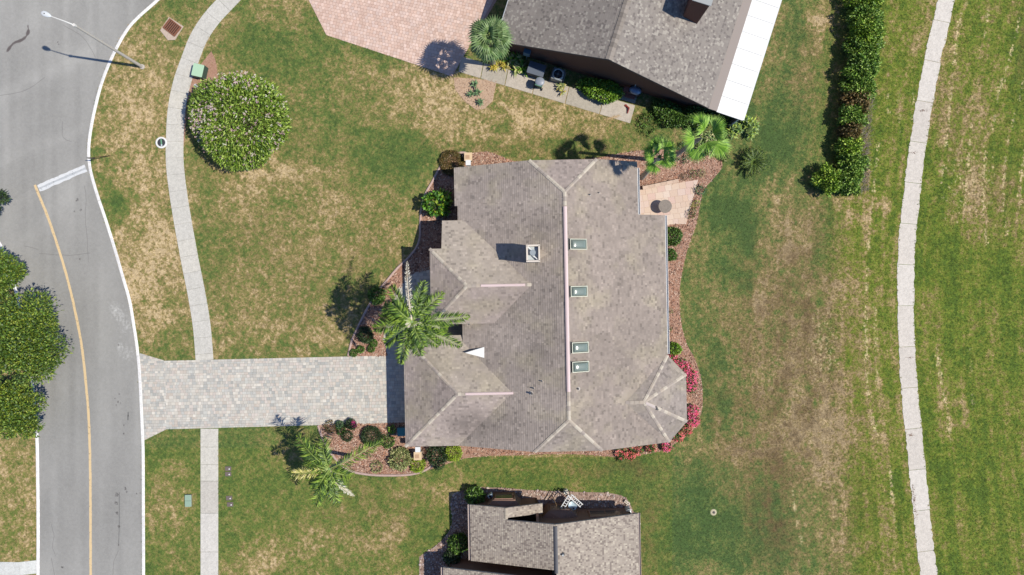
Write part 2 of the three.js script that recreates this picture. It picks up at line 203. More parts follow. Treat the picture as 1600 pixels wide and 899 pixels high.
{
  const TW = 84, TH = 48, W = 2048, h = 1170, d = new Uint8Array(W * h * 4), bump = new Uint8Array(W * h * 4);
  const LUT = new Uint8Array(4097); for (let i = 0; i <= 4096; i++) { const v = i / 4096; LUT[i] = 255 * (v <= 0.0031308 ? v * 12.92 : 1.055 * Math.pow(v, 1 / 2.4) - 0.055); }
  for (let j = 0; j < h; j++) for (let i = 0; i < W; i++) {
    const x = (i / W - 0.5) * TW, z = (0.5 - (j + 0.5) / h) * TH, px = CX + x * F / H, py = CY + z * F / H, f = rnd() - 0.5, c = lawn(px, py, f), k = (j * W + i) * 4;
    d[k] = LUT[clamp(c[0]) * 4096 | 0]; d[k + 1] = LUT[clamp(c[1]) * 4096 | 0]; d[k + 2] = LUT[clamp(c[2]) * 4096 | 0]; d[k + 3] = 255;
    const b = 255 * clamp(0.5 * noise(x * 9, z * 9) + 0.3 * noise(x * 3, z * 3) + 0.4 * (f + 0.5)); bump[k] = bump[k + 1] = bump[k + 2] = b; bump[k + 3] = 255;
  }
  const tex = (a, srgb) => { const t = new THREE.DataTexture(a, W, h); t.magFilter = THREE.LinearFilter; t.minFilter = THREE.LinearMipmapLinearFilter; t.generateMipmaps = true; t.wrapS = t.wrapT = THREE.MirroredRepeatWrapping; if (srgb) t.colorSpace = THREE.SRGBColorSpace; t.needsUpdate = true; return t; };
  const g = new THREE.PlaneGeometry(1600, 1600, 1, 1); g.rotateX(-Math.PI / 2);
  const p = g.attributes.position, uv = g.attributes.uv; for (let i = 0; i < p.count; i++) uv.setXY(i, p.getX(i) / TW + 0.5, 0.5 - p.getZ(i) / TH);
  struct('ground', g, new THREE.MeshStandardMaterial({ map: tex(d, true), bumpMap: tex(bump, false), bumpScale: 0.035, roughness: 0.95 }), 'patchy green and dry lawn ground');
}
{                                                               // grass blades
  const s = new Soup();
  for (let k = 0; k < 6; k++) { const a = k * 1.047 + rr(-.4, .4), r = rr(.6, 1), hh = rr(.5, 1), c = Math.cos(a), q = Math.sin(a), w = 0.2; s.tri([-q * w, 0, c * w], [q * w, 0, -c * w], [c * r, hh, q * r]); }
  const list = [];
  for (let n = 0; n < 420000; n++) { const px = rr(-30, 1630), py = rr(-25, 925); if (mask(px + rr(-1.6, 1.6), py + rr(-1.6, 1.6))) continue; list.push(px, py); }
  const m = new THREE.InstancedMesh(s.build(), new THREE.MeshStandardMaterial({ color: 0xffffff, roughness: 0.85, side: THREE.DoubleSide }), list.length / 2);
  m.name = 'lawn_grass'; m.userData = { kind: 'stuff', label: 'short patchy lawn grass, green to straw coloured', category: 'grass' };
  const o = new THREE.Object3D(), c = new THREE.Color();
  for (let i = 0; i < list.length / 2; i++) {
    const px = list[2 * i], py = list[2 * i + 1], v = P(px, py), rough = px > 1290 ? 1.25 : 1; o.position.set(v.x, mask(px, py) ? 0.018 : -0.004, v.z); o.rotation.set(0, rnd() * 7, 0); const k = rr(.035, .07) * rough; o.scale.set(k, k * rr(.5, .9), k); o.updateMatrix(); m.setMatrixAt(i, o.matrix);
    m.setColorAt(i, colr(mulc(lawn(px, py, rnd() - 0.5), rr(.85, 1.5))));
  }
  m.castShadow = m.receiveShadow = true; scene.add(m);
}

/* ------------------------------------------------------------------ road, kerbs, pavements */
{
  const W = 700, h = 2048, x0 = -60, sx = 320 / W, y0 = -20, sy = 940 / h;      // asphalt colour over the stretch in view
  const c = document.createElement('canvas'); c.width = W; c.height = h; const g = c.getContext('2d'), im = g.createImageData(W, h);
  const enc = (v) => 255 * Math.pow(clamp(v), 1 / 2.2);
  for (let j = 0; j < h; j++) for (let i = 0; i < W; i++) {
    const px = x0 + i * sx, py = y0 + j * sy, X = px / 20.5, Y = py / 20.5, k = (j * W + i) * 4;
    let v = 0.213 + (fbm(X * 0.35 + 70, Y * 0.2 + 3, 4) - 0.5) * 0.075 + (noise(X * 7, Y * 7) - 0.5) * 0.022 + (rnd() - 0.5) * 0.05;
    v += (noise(X * 2.2 + 8, Y * 0.13) - 0.5) * 0.035;                               // wheel tracks along the lane
    for (const [a, b, w, k] of [[150, -.5, 16, .03], [255, -.42, 10, .016], [60, -.55, 20, .016], [420, -1.1, 26, .016]]) { const dd = (py - a - px * b) / w; if (px < 150 && Math.abs(dd) < 2.5) v += k * Math.exp(-dd * dd) * (.5 + noise(X * 1.5, Y * 1.5)); }   // pale worn tracks of turning cars
    const seam = px * 0.55 + py; if (px < 54 && seam > 262 && seam < 322 && px + py * 0.1 > 12) v -= 0.012;    // older patch by the stop line
    im.data[k] = enc(v * 1.0); im.data[k + 1] = enc(v * 0.985); im.data[k + 2] = enc(v * 0.955); im.data[k + 3] = 255;
  }
  g.putImageData(im, 0, 0); g.setTransform(1 / sx, 0, 0, 1 / sy, -x0 / sx, -y0 / sy);
  const stroke = (pts, w, col, a) => { g.globalAlpha = a; g.strokeStyle = col; g.lineWidth = w; g.lineCap = 'round'; g.lineJoin = 'round'; g.beginPath(); pts.forEach((p, i) => i ? g.lineTo(p[0], p[1]) : g.moveTo(p[0], p[1])); g.stroke(); };
  const spot = (x, y, r, col, a, ry = r) => { g.globalAlpha = a; g.fillStyle = col; g.beginPath(); for (let k = 0; k < 14; k++) { const t = k / 14 * 6.283, q = 0.75 + 0.5 * rnd(); g.lineTo(x + Math.cos(t) * r * q, y + Math.sin(t) * ry * q); } g.fill(); };
  { const sm = smooth([[43, 40], [44, 48], [41, 56], [36, 61], [30, 64], [22, 67], [16, 73], [11, 80]], 6); for (let q = 0; q < 5; q++) for (let k = 1; k < sm.length; k++) { const w = 1.2 + 5.5 * noise(k * .23 + 4, q * .3 + 2); stroke([[sm[k - 1][0] + rr(-.5, .5), sm[k - 1][1] + rr(-.5, .5)], [sm[k][0] + rr(-.5, .5), sm[k][1] + rr(-.5, .5)]], w * rr(.6, 1), '#4d4947', .16); } }
  for (const [x, y, r] of [[121, 312, 1.6], [119, 314, 1], [116, 330, 1], [126, 328, 1.4], [125, 405, 0.8], [185, 539, 1.3], [186, 616, 1], [179, 623, 1], [184, 628, 1.4], [181, 633, 1], [188, 630, .8], [193, 678, 1.4], [193, 665, 1], [195, 764, 2], [198, 769, 1.4], [213, 772, 1.2], [219, 771, 1.2], [182, 773, 3], [182, 787, 2.2], [182, 802, 2], [186, 823, 2], [185, 852, 1.3], [97, 886, 1.8], [200, 650, 1.5], [90, 66, 1], [91, 69, 1], [124, 405, 1]]) for (let q = 0; q < 14; q++) spot(x + (rnd() + rnd() - 1) * r * 1.3, y + (rnd() + rnd() - 1) * r * 1.3, r * rr(.2, .6), '#383636', 0.3);
  stroke([[186, 770], [186, 800], [186, 824], [185, 850]], 1, '#444', 0.6); stroke([[200, 645], [199.5, 656]], 1.6, '#444', 0.7);
  for (const [x, y] of [[184, 490], [190, 497], [196, 510], [200, 552], [188, 545], [180, 483]]) for (let q = 0; q < 60; q++) { const a = rnd() * 6.28, r = Math.sqrt(-2 * Math.log(rnd() + 1e-6)) * 4.5; spot(x + Math.cos(a) * r, y + Math.sin(a) * r * 1.3, rr(.5, 2.2), '#d6d3cf', 0.07, rr(.5, 2.4)); }
  const cracks = [[[98, 190], [96, 202], [97, 214], [104, 220], [112, 222]], [[131, 290], [134, 310], [133, 340], [137, 380], [138, 410]], [[80, 820], [83, 840], [82, 855], [86, 868]], [[80, 872], [84, 899]], [[176, 899], [178, 880], [184, 862]], [[62, 640], [70, 600]], [[36, 385], [60, 390]], [[60, 396], [110, 400], [140, 396]], [[0, 150], [40, 140], [70, 120]], [[100, 40], [130, 60], [150, 90]]];
  for (const k of cracks) stroke(smooth(k.map(p => [p[0] + rr(-1, 1), p[1] + rr(-1, 1)]), 5).map(p => [p[0] + rr(-.5, .5), p[1] + rr(-.4, .4)]), 0.7, '#4c4a49', 0.45);
  g.globalAlpha = 1;
  const t = new THREE.CanvasTexture(c); t.colorSpace = THREE.SRGBColorSpace; t.wrapS = t.wrapT = THREE.MirroredRepeatWrapping;
  const geo = prism(G(roadPoly), -0.2, 0.006), p = geo.attributes.position, uv = geo.attributes.uv;
  for (let i = 0; i < p.count; i++) { const px = CX + p.getX(i) * F / H, py = CY + p.getZ(i) * F / H; uv.setXY(i, (px - x0) / 320, 1 - (py - y0) / 940); }
  struct('road', geo, new THREE.MeshStandardMaterial({ map: t, roughness: 0.92, side: THREE.DoubleSide }), 'weathered grey asphalt street with oil spots');
}
function strip(line, half, y, jitter = 0) { const L = G(line), s = new Soup(); let pr; L.forEach((p, i) => { const a = L[Math.max(0, i - 1)], b = L[Math.min(L.length - 1, i + 1)], d = Math.hypot(b[0] - a[0], b[1] - a[1]) || 1, nx = -(b[1] - a[1]) / d, nz = (b[0] - a[0]) / d, h1 = half * (1 + rr(-jitter, jitter)), h2 = half * (1 + rr(-jitter, jitter)), q = [[p[0] + nx * h1, y, p[1] + nz * h1], [p[0] - nx * h2, y, p[1] - nz * h2]]; if (pr) s.quad(pr[0], pr[1], q[1], q[0]); pr = q; }); return s.build(); }
const paintTex = grain(256, (x, y) => { const w = tiling(x, y, 24, 4), v = 0.92 + 0.1 * (rnd() - .5) - (w > 0.62 ? (w - 0.62) * 2.2 : 0); return [v, v, v]; }); paintTex.repeat.set(0.5, 0.5);
struct('yellow_line', strip(smooth([[54, 289], [62, 309], [72, 333], [85, 370], [98, 411], [110, 455], [119, 496], [128, 545], [134, 600], [138, 650], [140, 700], [141, 780], [141.5, 960]], 8), 0.095, 0.011, 0.12), new THREE.MeshStandardMaterial({ color: colr(seen(246, 216, 168)), map: paintTex, roughness: 0.8, side: THREE.DoubleSide }), 'faded yellow centre line');
{ const ax = [60, 295], bx = [134, 263], pt = (t, o) => [ax[0] + (bx[0] - ax[0]) * t - o * 0.4, ax[1] + (bx[1] - ax[1]) * t - o * 0.92]; const row = (o) => { const r = []; for (let k = 0; k <= 16; k++) r.push(pt(k / 16, o)); return r; };
  struct('stop_line', strip(row(3.4), 0.13, 0.012, 0.2), new THREE.MeshStandardMaterial({ color: colr(seen(244, 246, 250)), map: paintTex, roughness: 0.8, side: THREE.DoubleSide }), 'upper half of the worn white stop line');
  struct('stop_line', strip(row(0.2), 0.07, 0.0125, 0.3), new THREE.MeshStandardMaterial({ color: colr(seen(205, 209, 215)), map: paintTex, roughness: 0.85, side: THREE.DoubleSide }), 'grey worn middle of the stop line');
  struct('stop_line', strip(row(-3.0), 0.11, 0.012, 0.3), new THREE.MeshStandardMaterial({ color: colr(seen(240, 243, 248)), map: paintTex, roughness: 0.8, side: THREE.DoubleSide }), 'lower half of the worn white stop line'); }
function kerb(line, name, label, side) {                        // kerb of cast lengths, each its own piece
  const L = smooth(line, 1), holder = new THREE.Group(); holder.name = numbered(name); holder.userData = { kind: 'structure', label }; scene.add(holder);
  const pts = G(L), acc = [0]; for (let i = 1; i < pts.length; i++) acc.push(acc[i - 1] + Math.hypot(pts[i][0] - pts[i - 1][0], pts[i][1] - pts[i - 1][1]));
  const at = (s) => { s = clamp(s, 0, acc[acc.length - 1]); let i = 0; while (i < acc.length - 2 && acc[i + 1] < s) i++; const t = (s - acc[i]) / (acc[i + 1] - acc[i] || 1), a = pts[i], b = pts[i + 1], d = Math.hypot(b[0] - a[0], b[1] - a[1]); return [a[0] + (b[0] - a[0]) * t, a[1] + (b[1] - a[1]) * t, -(b[1] - a[1]) / d, (b[0] - a[0]) / d]; };
  const tones = [seen(252, 250, 250), seen(244, 242, 243), seen(255, 253, 252)].map(c => concMat(c, 0.85));
  for (let s = 0; s < acc[acc.length - 1]; s += 3.05) {
    const e = Math.min(s + 3.04, acc[acc.length - 1]), so = new Soup(); let pr;
    const prof = [[-0.01, -0.05], [-0.01, 0.03], [0.025, 0.05], [0.19, 0.056], [0.22, 0.035], [0.22, -0.05]];
    for (let k = 0; k <= 8; k++) { const q = at(s + (e - s) * k / 8), ring = prof.map(([o, y]) => [q[0] + q[2] * o * side, y, q[1] + q[3] * o * side]); if (pr) for (let m = 0; m < prof.length - 1; m++) so.quad(pr[m], pr[m + 1], ring[m + 1], ring[m]); pr = ring; }
    part('kerb_length', so.build(), tones[Math.floor(rnd() * 3)], holder);
  }
}
kerb(kerbR, 'kerb', 'white concrete kerb along the lawn verge', -1); kerb(kerbL, 'kerb', 'white concrete kerb on the far side of the street', 1);
function slabs(line, half, step, name, label, tones, ragged = 0, gap = 0.009, top = 0.03, odd) {
  const holder = new THREE.Group(); holder.name = numbered(name); holder.userData = { kind: 'structure', label }; scene.add(holder);
  const pts = G(line), acc = [0]; for (let i = 1; i < pts.length; i++) acc.push(acc[i - 1] + Math.hypot(pts[i][0] - pts[i - 1][0], pts[i][1] - pts[i - 1][1]));
  const at = (s) => { let i = 0; while (i < acc.length - 2 && acc[i + 1] < s) i++; const t = (s - acc[i]) / (acc[i + 1] - acc[i] || 1), a = pts[i], b = pts[i + 1], d = Math.hypot(b[0] - a[0], b[1] - a[1]); return [a[0] + (b[0] - a[0]) * t, a[1] + (b[1] - a[1]) * t, -(b[1] - a[1]) / d, (b[0] - a[0]) / d]; };
  const ms = tones.map(c => concMat(c)); let s = 0, n = 0; const end = acc[acc.length - 1];
  while (s < end - 0.2) {
    const e = Math.min(end, s + (Array.isArray(step) ? step[n % step.length] : step)), A = [], B = [], k = ragged ? Math.max(6, Math.round((e - s) / 0.13)) : 6, g0 = s + gap / 2, g1 = e - gap / 2, sk = ragged ? rr(-.03, .03) : 0;
    for (let i = 0; i <= k; i++) { const q = at(g0 + (g1 - g0) * i / k); const ra = ragged ? (noise((s + i * .13) * 3.1, 3) - .5) * ragged * 2 + rr(-.35, .35) * ragged : 0, rb = ragged ? (noise((s + i * .13) * 3.1, 60) - .5) * ragged * 2 + rr(-.35, .35) * ragged : 0; A.push([q[0] + q[2] * (half + ra + sk), q[1] + q[3] * (half + ra + sk)]); B.push([q[0] - q[2] * (half + rb - sk), q[1] - q[3] * (half + rb - sk)]); }
    part('slab', prism(A.concat(B.reverse()), -0.06, top + rr(-.003, .003), null, null, 0.006), ms[odd ? odd(n) : Math.floor(rnd() * ms.length)], holder); s = e; n++;
  }
  return holder;
}
slabs(walkLine, 0.675, 1.26, 'pavement', 'pale concrete pavement curving past the front lawn', [seen(213, 210, 204), seen(216, 213, 207), seen(211, 208, 202), seen(217, 213, 205)]);
slabs([[327, 670], [327, 700], [327, 760], [327, 830], [327, 960]], 0.672, [1.4, 1.35, 1.25, 2.45, 2.95, 2.4], 'pavement', 'straight concrete pavement below the driveway', [seen(216, 212, 204), seen(206, 201, 194), seen(220, 216, 211)], 0, 0.014, 0.03, (n) => n < 3 ? 0 : n === 3 ? 1 : 2);
slabs(cartLine, 0.64, 3.13, 'cart_path', 'pale concrete cart path with ragged grassy edges', [seen(222, 214, 206), seen(226, 219, 212), seen(217, 209, 201)], 0.05, 0.025, 0.02);
slabs([[-60, 888], [30, 889], [58, 886]], 0.5, [2.2, 2.2, 1.4, 1.5], 'corner_pavement', 'white concrete apron in the street corner', [seen(228, 230, 228), seen(220, 222, 221)]);
{ // leaf litter and soil stains on two path slabs
  const s = new Soup(); for (const [x, y, sp, n] of [[1428, 780, 3, 60], [1430, 795, 3, 30], [1427, 765, 2, 40], [1424, 680, 6, 40], [1432, 806, 3, 18], [1442, 173, 8, 40], [1428, 239, 9, 26], [1422, 559, 9, 18]]) for (let k = 0; k < n; k++) { const v = P(x + (rnd() + rnd() - 1) * sp, y + (rnd() + rnd() - 1) * (sp > 5 ? 2 : 9)), r = rr(.02, .06), a = rnd() * 6; s.tri([v.x, .034, v.z], [v.x + r * Math.cos(a), .04, v.z + r * Math.sin(a)], [v.x + r * Math.cos(a + 1.6), .036, v.z + r * Math.sin(a + 1.6)], mulc(seen(150, 116, 96), rr(.6, 1.2))); }
  const m = part('leaf_litter', s.build(), vcm(), scene, 'stuff'); tag(m, 'brown leaf litter lying on the cart path joints', 'litter');
}

/* ------------------------------------------------------------------ pavers */
function pavers(convex, turn, rowH, lens, gap, top, cols, soup, each) {
  const c = Math.cos(turn), s = Math.sin(turn), L = convex.map(([x, z]) => [x * c + z * s, -x * s + z * c]);
  const us = L.map(p => p[0]), vs = L.map(p => p[1]), u0 = Math.min(...us), u1 = Math.max(...us), v0 = Math.min(...vs), v1 = Math.max(...vs); let row = 0;
  for (let v = v0; v < v1; row++) {
    const rh = Array.isArray(rowH) ? rowH[Math.floor(rnd() * rowH.length)] : rowH; let u = u0 - rnd() * lens[0];
    while (u < u1) {
      const w = lens[Math.floor(rnd() * lens.length)], q = clipTo([[u + gap, v + gap], [u + w - gap, v + gap], [u + w - gap, v + rh - gap], [u + gap, v + rh - gap]], L); u += w;
      if (q.length < 3) continue; let ar = 0; q.forEach((p, i) => { const r = q[(i + 1) % q.length]; ar += p[0] * r[1] - r[0] * p[1]; }); if (Math.abs(ar) < 0.004) continue;
      const poly = q.map(([a, b]) => [a * c - b * s, a * s + b * c]), k = Math.floor(rnd() * cols.length);
      if (each) each(poly, k); else prism(poly, -0.03, top + rr(-.003, .003), soup, mulc(cols[k], rr(.9, 1.1)));
    }
    v += rh;
  }
}
const joint = mat(seen(150, 142, 132));
{
  const cols = [[212, 207, 199], [218, 212, 203], [205, 201, 195], [198, 196, 192], [214, 203, 193], [226, 220, 211], [190, 190, 187], [216, 206, 199], [207, 206, 201]].map(c => seen(...c));
  const base = struct('driveway', prism(G([[218, 552], [258, 564], [600, 556], [645, 555], [645, 660.5], [260, 671], [222, 690]]), -0.05, 0.012), joint, 'grey paver driveway from the street to the garage');
  const s = new Soup(); for (const d of driveway) pavers(G(d), -0.0192, [0.16, 0.22, 0.24], [0.16, 0.24, 0.32, 0.24], 0.005, 0.03, cols, s);
  part('pavers', s.build(), vcm(0.9), base, 'stuff');
  const w = struct('entry_walk', prism(G(entryWalk), -0.05, 0.008), joint, 'paver walk leading up to the front entry'), s2 = new Soup();
  for (const d of [[[606, 557], [598, 530], [735, 530], [735, 557]], [[598, 530], [606, 500], [613, 470], [735, 470], [735, 530]], [[613, 470], [618, 455], [640, 430], [690, 408], [735, 408], [735, 470]]]) pavers(G(d), -0.0192, [0.16, 0.22, 0.24], [0.16, 0.24, 0.32], 0.005, 0.026, cols, s2);
  part('pavers', s2.build(), vcm(0.9), w, 'stuff');
  const pc = [[230, 200, 186], [226, 194, 179], [233, 204, 191], [222, 190, 176], [229, 203, 193], [235, 208, 197], [225, 196, 183]].map(c => seen(...c));
  const pd = struct('neighbour_driveway', prism(G(pinkDrive), -0.05, 0.012), mat(seen(198, 164, 150)), 'salmon pink paver driveway of the upper house'), s3 = new Soup();
  pavers(G(pinkDrive), 0.22, 0.24, [0.24], 0.008, 0.03, pc, s3); part('pavers', s3.build(), vcm(0.9), pd, 'stuff');
  const pa = struct('patio', prism(G(patio), -0.05, 0.012), mat(seen(196, 172, 152)), 'small beige paver patio behind the house');
  const pm = [[230, 206, 188], [234, 212, 196], [226, 200, 182], [230, 206, 194], [228, 198, 186], [236, 216, 202], [230, 202, 182]].map(c => mat(seen(...c)));
  pavers(G(patio), -0.15, [0.4, 0.5], [0.4, 0.5, 0.6], 0.005, 0.03, pm, null, (poly, k) => part('paver', prism(poly, -0.03, 0.03 + rr(-.002, .002)), pm[k], pa));
}
{ // concrete side walk of the upper house, five poured slabs
  const holder = new THREE.Group(); holder.name = numbered('side_walk'); holder.userData = { kind: 'structure', label: 'concrete side walk along the brown house' }; scene.add(holder);
  const ms = [seen(196, 186, 174), seen(186, 178, 166), seen(202, 192, 181)].map(c => concMat(c)), A = [[720, 88], [985 + 8, 165]], B = [[716, 112], [985, 193]], cut = [0, .13, .27, .43, .62, .82, 1];
  const L = (a, b, t) => [a[0] + (b[0] - a[0]) * t, a[1] + (b[1] - a[1]) * t];
  for (let i = 0; i < 6; i++) { const t0 = cut[i] + .002, t1 = cut[i + 1] - .002; part('slab', prism(G([L(...A, t0), L(...A, t1), L(...B, t1), L(...B, t0)]), -0.06, 0.035 + rr(-.004, .004), null, null, 0.01), ms[i % 3], holder); }
  part('slab', prism(G([[968, 135], [998, 144], [992, 162], [962, 153]]), -0.06, 0.03, null, null, 0.01), ms[1], holder);
}

/* ------------------------------------------------------------------ planting beds */
const mulchTex = grain(512, (x, y) => { const n = tiling(x, y, 48, 3), m = rnd(); let c = mixc(seen(168, 126, 106), seen(200, 160, 140), clamp(n * 1.4 - .2)); if (m > .86) c = mulc(c, .5); if (m < .1) c = mulc(c, 1.35); return c; }); mulchTex.repeat.set(1 / 3, 1 / 3);
const mulchM = new THREE.MeshStandardMaterial({ map: mulchTex, roughness: 0.95, side: THREE.DoubleSide });
const stoneTex = grain(256, (x, y) => { const n = tiling(x, y, 32, 3); return mixc(seen(140, 112, 100), seen(190, 168, 156), n); }); stoneTex.repeat.set(1 / 3, 1 / 3);
for (const [p, label, m] of [[bedEast, 'mulch bed along the back of the house', mulchM], [bedNorth, 'mulch bed at the upper end of the house', mulchM], [bedNW, 'mulch bed along the front of the house', mulchM], [bedSW, 'mulch bed beside the garage', mulchM], [bedSouthHouse, 'stone bed round the lower house', new THREE.MeshStandardMaterial({ map: stoneTex, roughness: 0.95, side: THREE.DoubleSide })], [nBed, 'pale mulch triangle beside the pink driveway', mat(seen(205, 176, 152))]])
  struct('planting_bed', prism(G(p), -0.05, p === bedEast ? 0.02 : p === bedNorth ? 0.016 : p === bedNW ? 0.0165 : 0.018), m, label);
function scatter(polys, n, geo, material, name, label, cat, sz, cols, y, flat = 1) {
  const pts = []; for (const [poly, share] of polys) { const xs = poly.map(p => p[0]), ys = poly.map(p => p[1]), a = Math.min(...xs), b = Math.max(...xs), c = Math.min(...ys), d = Math.max(...ys); let k = 0, tries = 0; while (k < n * share && tries++ < n * 30) { const p = [rr(a, b), rr(c, d)]; if (inside(p, poly)) { k++; if (!inside(p, patio)) pts.push(p); } } }
  const m = new THREE.InstancedMesh(geo, material, pts.length), o = new THREE.Object3D(); m.name = name; m.userData = { kind: 'stuff', label, category: cat };
  pts.forEach((p, i) => { const v = P(p[0], p[1]); o.position.set(v.x, y + rr(0, .015), v.z); o.rotation.set(rr(-.35, .35), rnd() * 7, rr(-.35, .35)); const s = rr(...sz); o.scale.set(s * rr(.7, 1.4), s * flat, s * rr(.6, 1)); o.updateMatrix(); m.setMatrixAt(i, o.matrix); m.setColorAt(i, colr(mulc(cols[Math.floor(rnd() * cols.length)], rr(.75, 1.2)))); });
  m.castShadow = m.receiveShadow = true; scene.add(m);
}
const chip = new THREE.BoxGeometry(1, 0.25, 0.35);
scatter([[bedEast, .45], [bedNorth, .12], [bedNW, .25], [bedSW, .28]], 26000, chip, mat([1, 1, 1]), 'mulch_chips', 'reddish brown bark chips in the planting beds', 'mulch', [.07, .17], [seen(236, 208, 188), seen(96, 66, 56), seen(190, 148, 126), seen(206, 168, 146), seen(164, 120, 102), seen(220, 188, 168), seen(180, 144, 128), seen(134, 98, 84), seen(196, 140, 112)], 0.022);
scatter([[bedSouthHouse, 1]], 5000, new THREE.IcosahedronGeometry(0.6, 0), mat([1, 1, 1]), 'bed_stones', 'pinkish grey stones round the lower house', 'stones', [.08, .2], [seen(196, 168, 156), seen(176, 146, 134), seen(214, 196, 184), seen(150, 122, 112), seen(198, 180, 178)], 0.02, .6);
scatter([[nBed, 1]], 900, chip, mat([1, 1, 1]), 'pale_chips', 'pale dry chips in the triangular bed', 'mulch', [.05, .1], [seen(218, 190, 166), seen(196, 164, 140), seen(180, 146, 124)], 0.02);
function edging(line, name, label) {                            // cast edging kerb, rounded top
  const L = smooth(line, 6), pts = G(L), s = new Soup(); let pr; const prof = [[-.085, 0], [-.085, .06], [-.06, .1], [0, .115], [.06, .1], [.085, .06], [.085, 0]];
  pts.forEach((p, i) => { const a = pts[Math.max(0, i - 1)], b = pts[Math.min(pts.length - 1, i + 1)], d = Math.hypot(b[0] - a[0], b[1] - a[1]), nx = -(b[1] - a[1]) / d, nz = (b[0] - a[0]) / d, r = prof.map(([o, y]) => [p[0] + nx * o, y, p[1] + nz * o]); if (pr) for (let m = 0; m < prof.length - 1; m++) s.quad(pr[m], pr[m + 1], r[m + 1], r[m]); pr = r; });
  const m = new THREE.Mesh(s.build(), concMat(seen(202, 174, 166))); m.name = numbered(name); tag(m, label, 'edging'); m.castShadow = m.receiveShadow = true; scene.add(m);
}
edging([[735, 244], [727, 239], [714, 240], [700, 246], [688, 261], [676, 283], [664, 305], [658, 330], [656.5, 355], [656, 372], [650, 388], [638, 403], [622, 418], [605, 438], [590, 456], [574, 482], [560, 510], [550, 532], [544, 556]], 'garden_edging', 'pinkish curved concrete edging in front of the house');
edging([[497, 665], [503, 682], [513, 702], [525, 718], [543, 734], [570, 741], [610, 743], [645, 741], [664, 735], [676, 727]], 'garden_edging', 'pinkish curved concrete edging of the bed beside the garage');

/* ------------------------------------------------------------------ roofs */
function frame(turn) { const c = Math.cos(turn), s = Math.sin(turn); return { turn, at: (px, py, h) => { const w = P(px, py, h); return [w.x * c - w.z * s, w.x * s + w.z * c]; }, toWorld: (u, v) => [u * c + v * s, -u * s + v * c] }; }
const through = (a, b, c) => { const u1 = b[0] - a[0], v1 = b[1] - a[1], h1 = b[2] - a[2], u2 = c[0] - a[0], v2 = c[1] - a[1], h2 = c[2] - a[2], D = u1 * v2 - u2 * v1, A = (h1 * v2 - h2 * v1) / D, B = (u1 * h2 - u2 * h1) / D; return (u, v) => a[2] + A * (u - a[0]) + B * (v - a[1]); };
function roofSet(faces) { return (u, v) => { let h = -1; for (const f of faces) if (inside([u, v], f.poly)) h = Math.max(h, f.plane(u, v)); return h; }; }
function shingleFaces(faces, tone, o = {}) {                    // every tab is a thin wedge of its own, laid in courses up the slope
  const s = new Soup(), step = o.step ?? 0.15, lens = o.lens ?? [0.13, 0.18, 0.25];
  for (const f of faces) {
    const A = f.plane(1, 0) - f.plane(0, 0), B = f.plane(0, 1) - f.plane(0, 0), g = Math.hypot(A, B), ux = A / g, uy = B / g;      // uphill
    const q = f.poly.map(([u, v]) => [-u * uy + v * ux, u * ux + v * uy]), ts = q.map(p => p[0]), ss = q.map(p => p[1]);
    const t0 = Math.min(...ts), t1 = Math.max(...ts), s1 = Math.max(...ss); let s0 = Math.floor(Math.min(...ss) / step) * step;
    for (let c = s0; c < s1; c += step) {
      let t = t0 - rnd() * 0.3;
      while (t < t1) {
        const w = lens[Math.floor(rnd() * lens.length)], r = clipTo([[t, c], [t + w, c], [t + w, c + step], [t, c + step]], q); t += w; if (r.length < 3) continue;
        const lift = rr(0.011, 0.021), pts = r.map(([a, b]) => { const u = -a * uy + b * ux, v = a * ux + b * uy; return [u, f.plane(u, v) + 0.004 + lift * (1 - (b - c) / step), v]; });
        const u = pts[0][0], v = pts[0][2], col = tone(u, v, f);
        for (let k = 1; k < pts.length - 1; k++) s.tri(pts[0], pts[k + 1], pts[k], col);
        r.forEach((a, k) => { const b = r[(k + 1) % r.length]; if (Math.abs(a[1] - c) < 1e-4 && Math.abs(b[1] - c) < 1e-4) { const x = pts[k], y = pts[(k + 1) % r.length]; s.quad(x, y, [y[0], y[1] - lift - 0.003, y[2]], [x[0], x[1] - lift - 0.003, x[2]], col); } });
      }
    }
  }
  return s.build();
}
function deck(faces, thick = 0.16) { const s = new Soup(); for (const f of faces) { const t = f.poly.map(([u, v]) => [u, f.plane(u, v), v]), b = t.map(([u, h, v]) => [u, h - thick, v]); for (let k = 1; k < t.length - 1; k++) { s.tri(t[0], t[k + 1], t[k]); s.tri(b[0], b[k], b[k + 1]); } t.forEach((p, k) => { const j = (k + 1) % t.length; s.quad(p, t[j], b[j], b[k]); }); } return s.build(); }
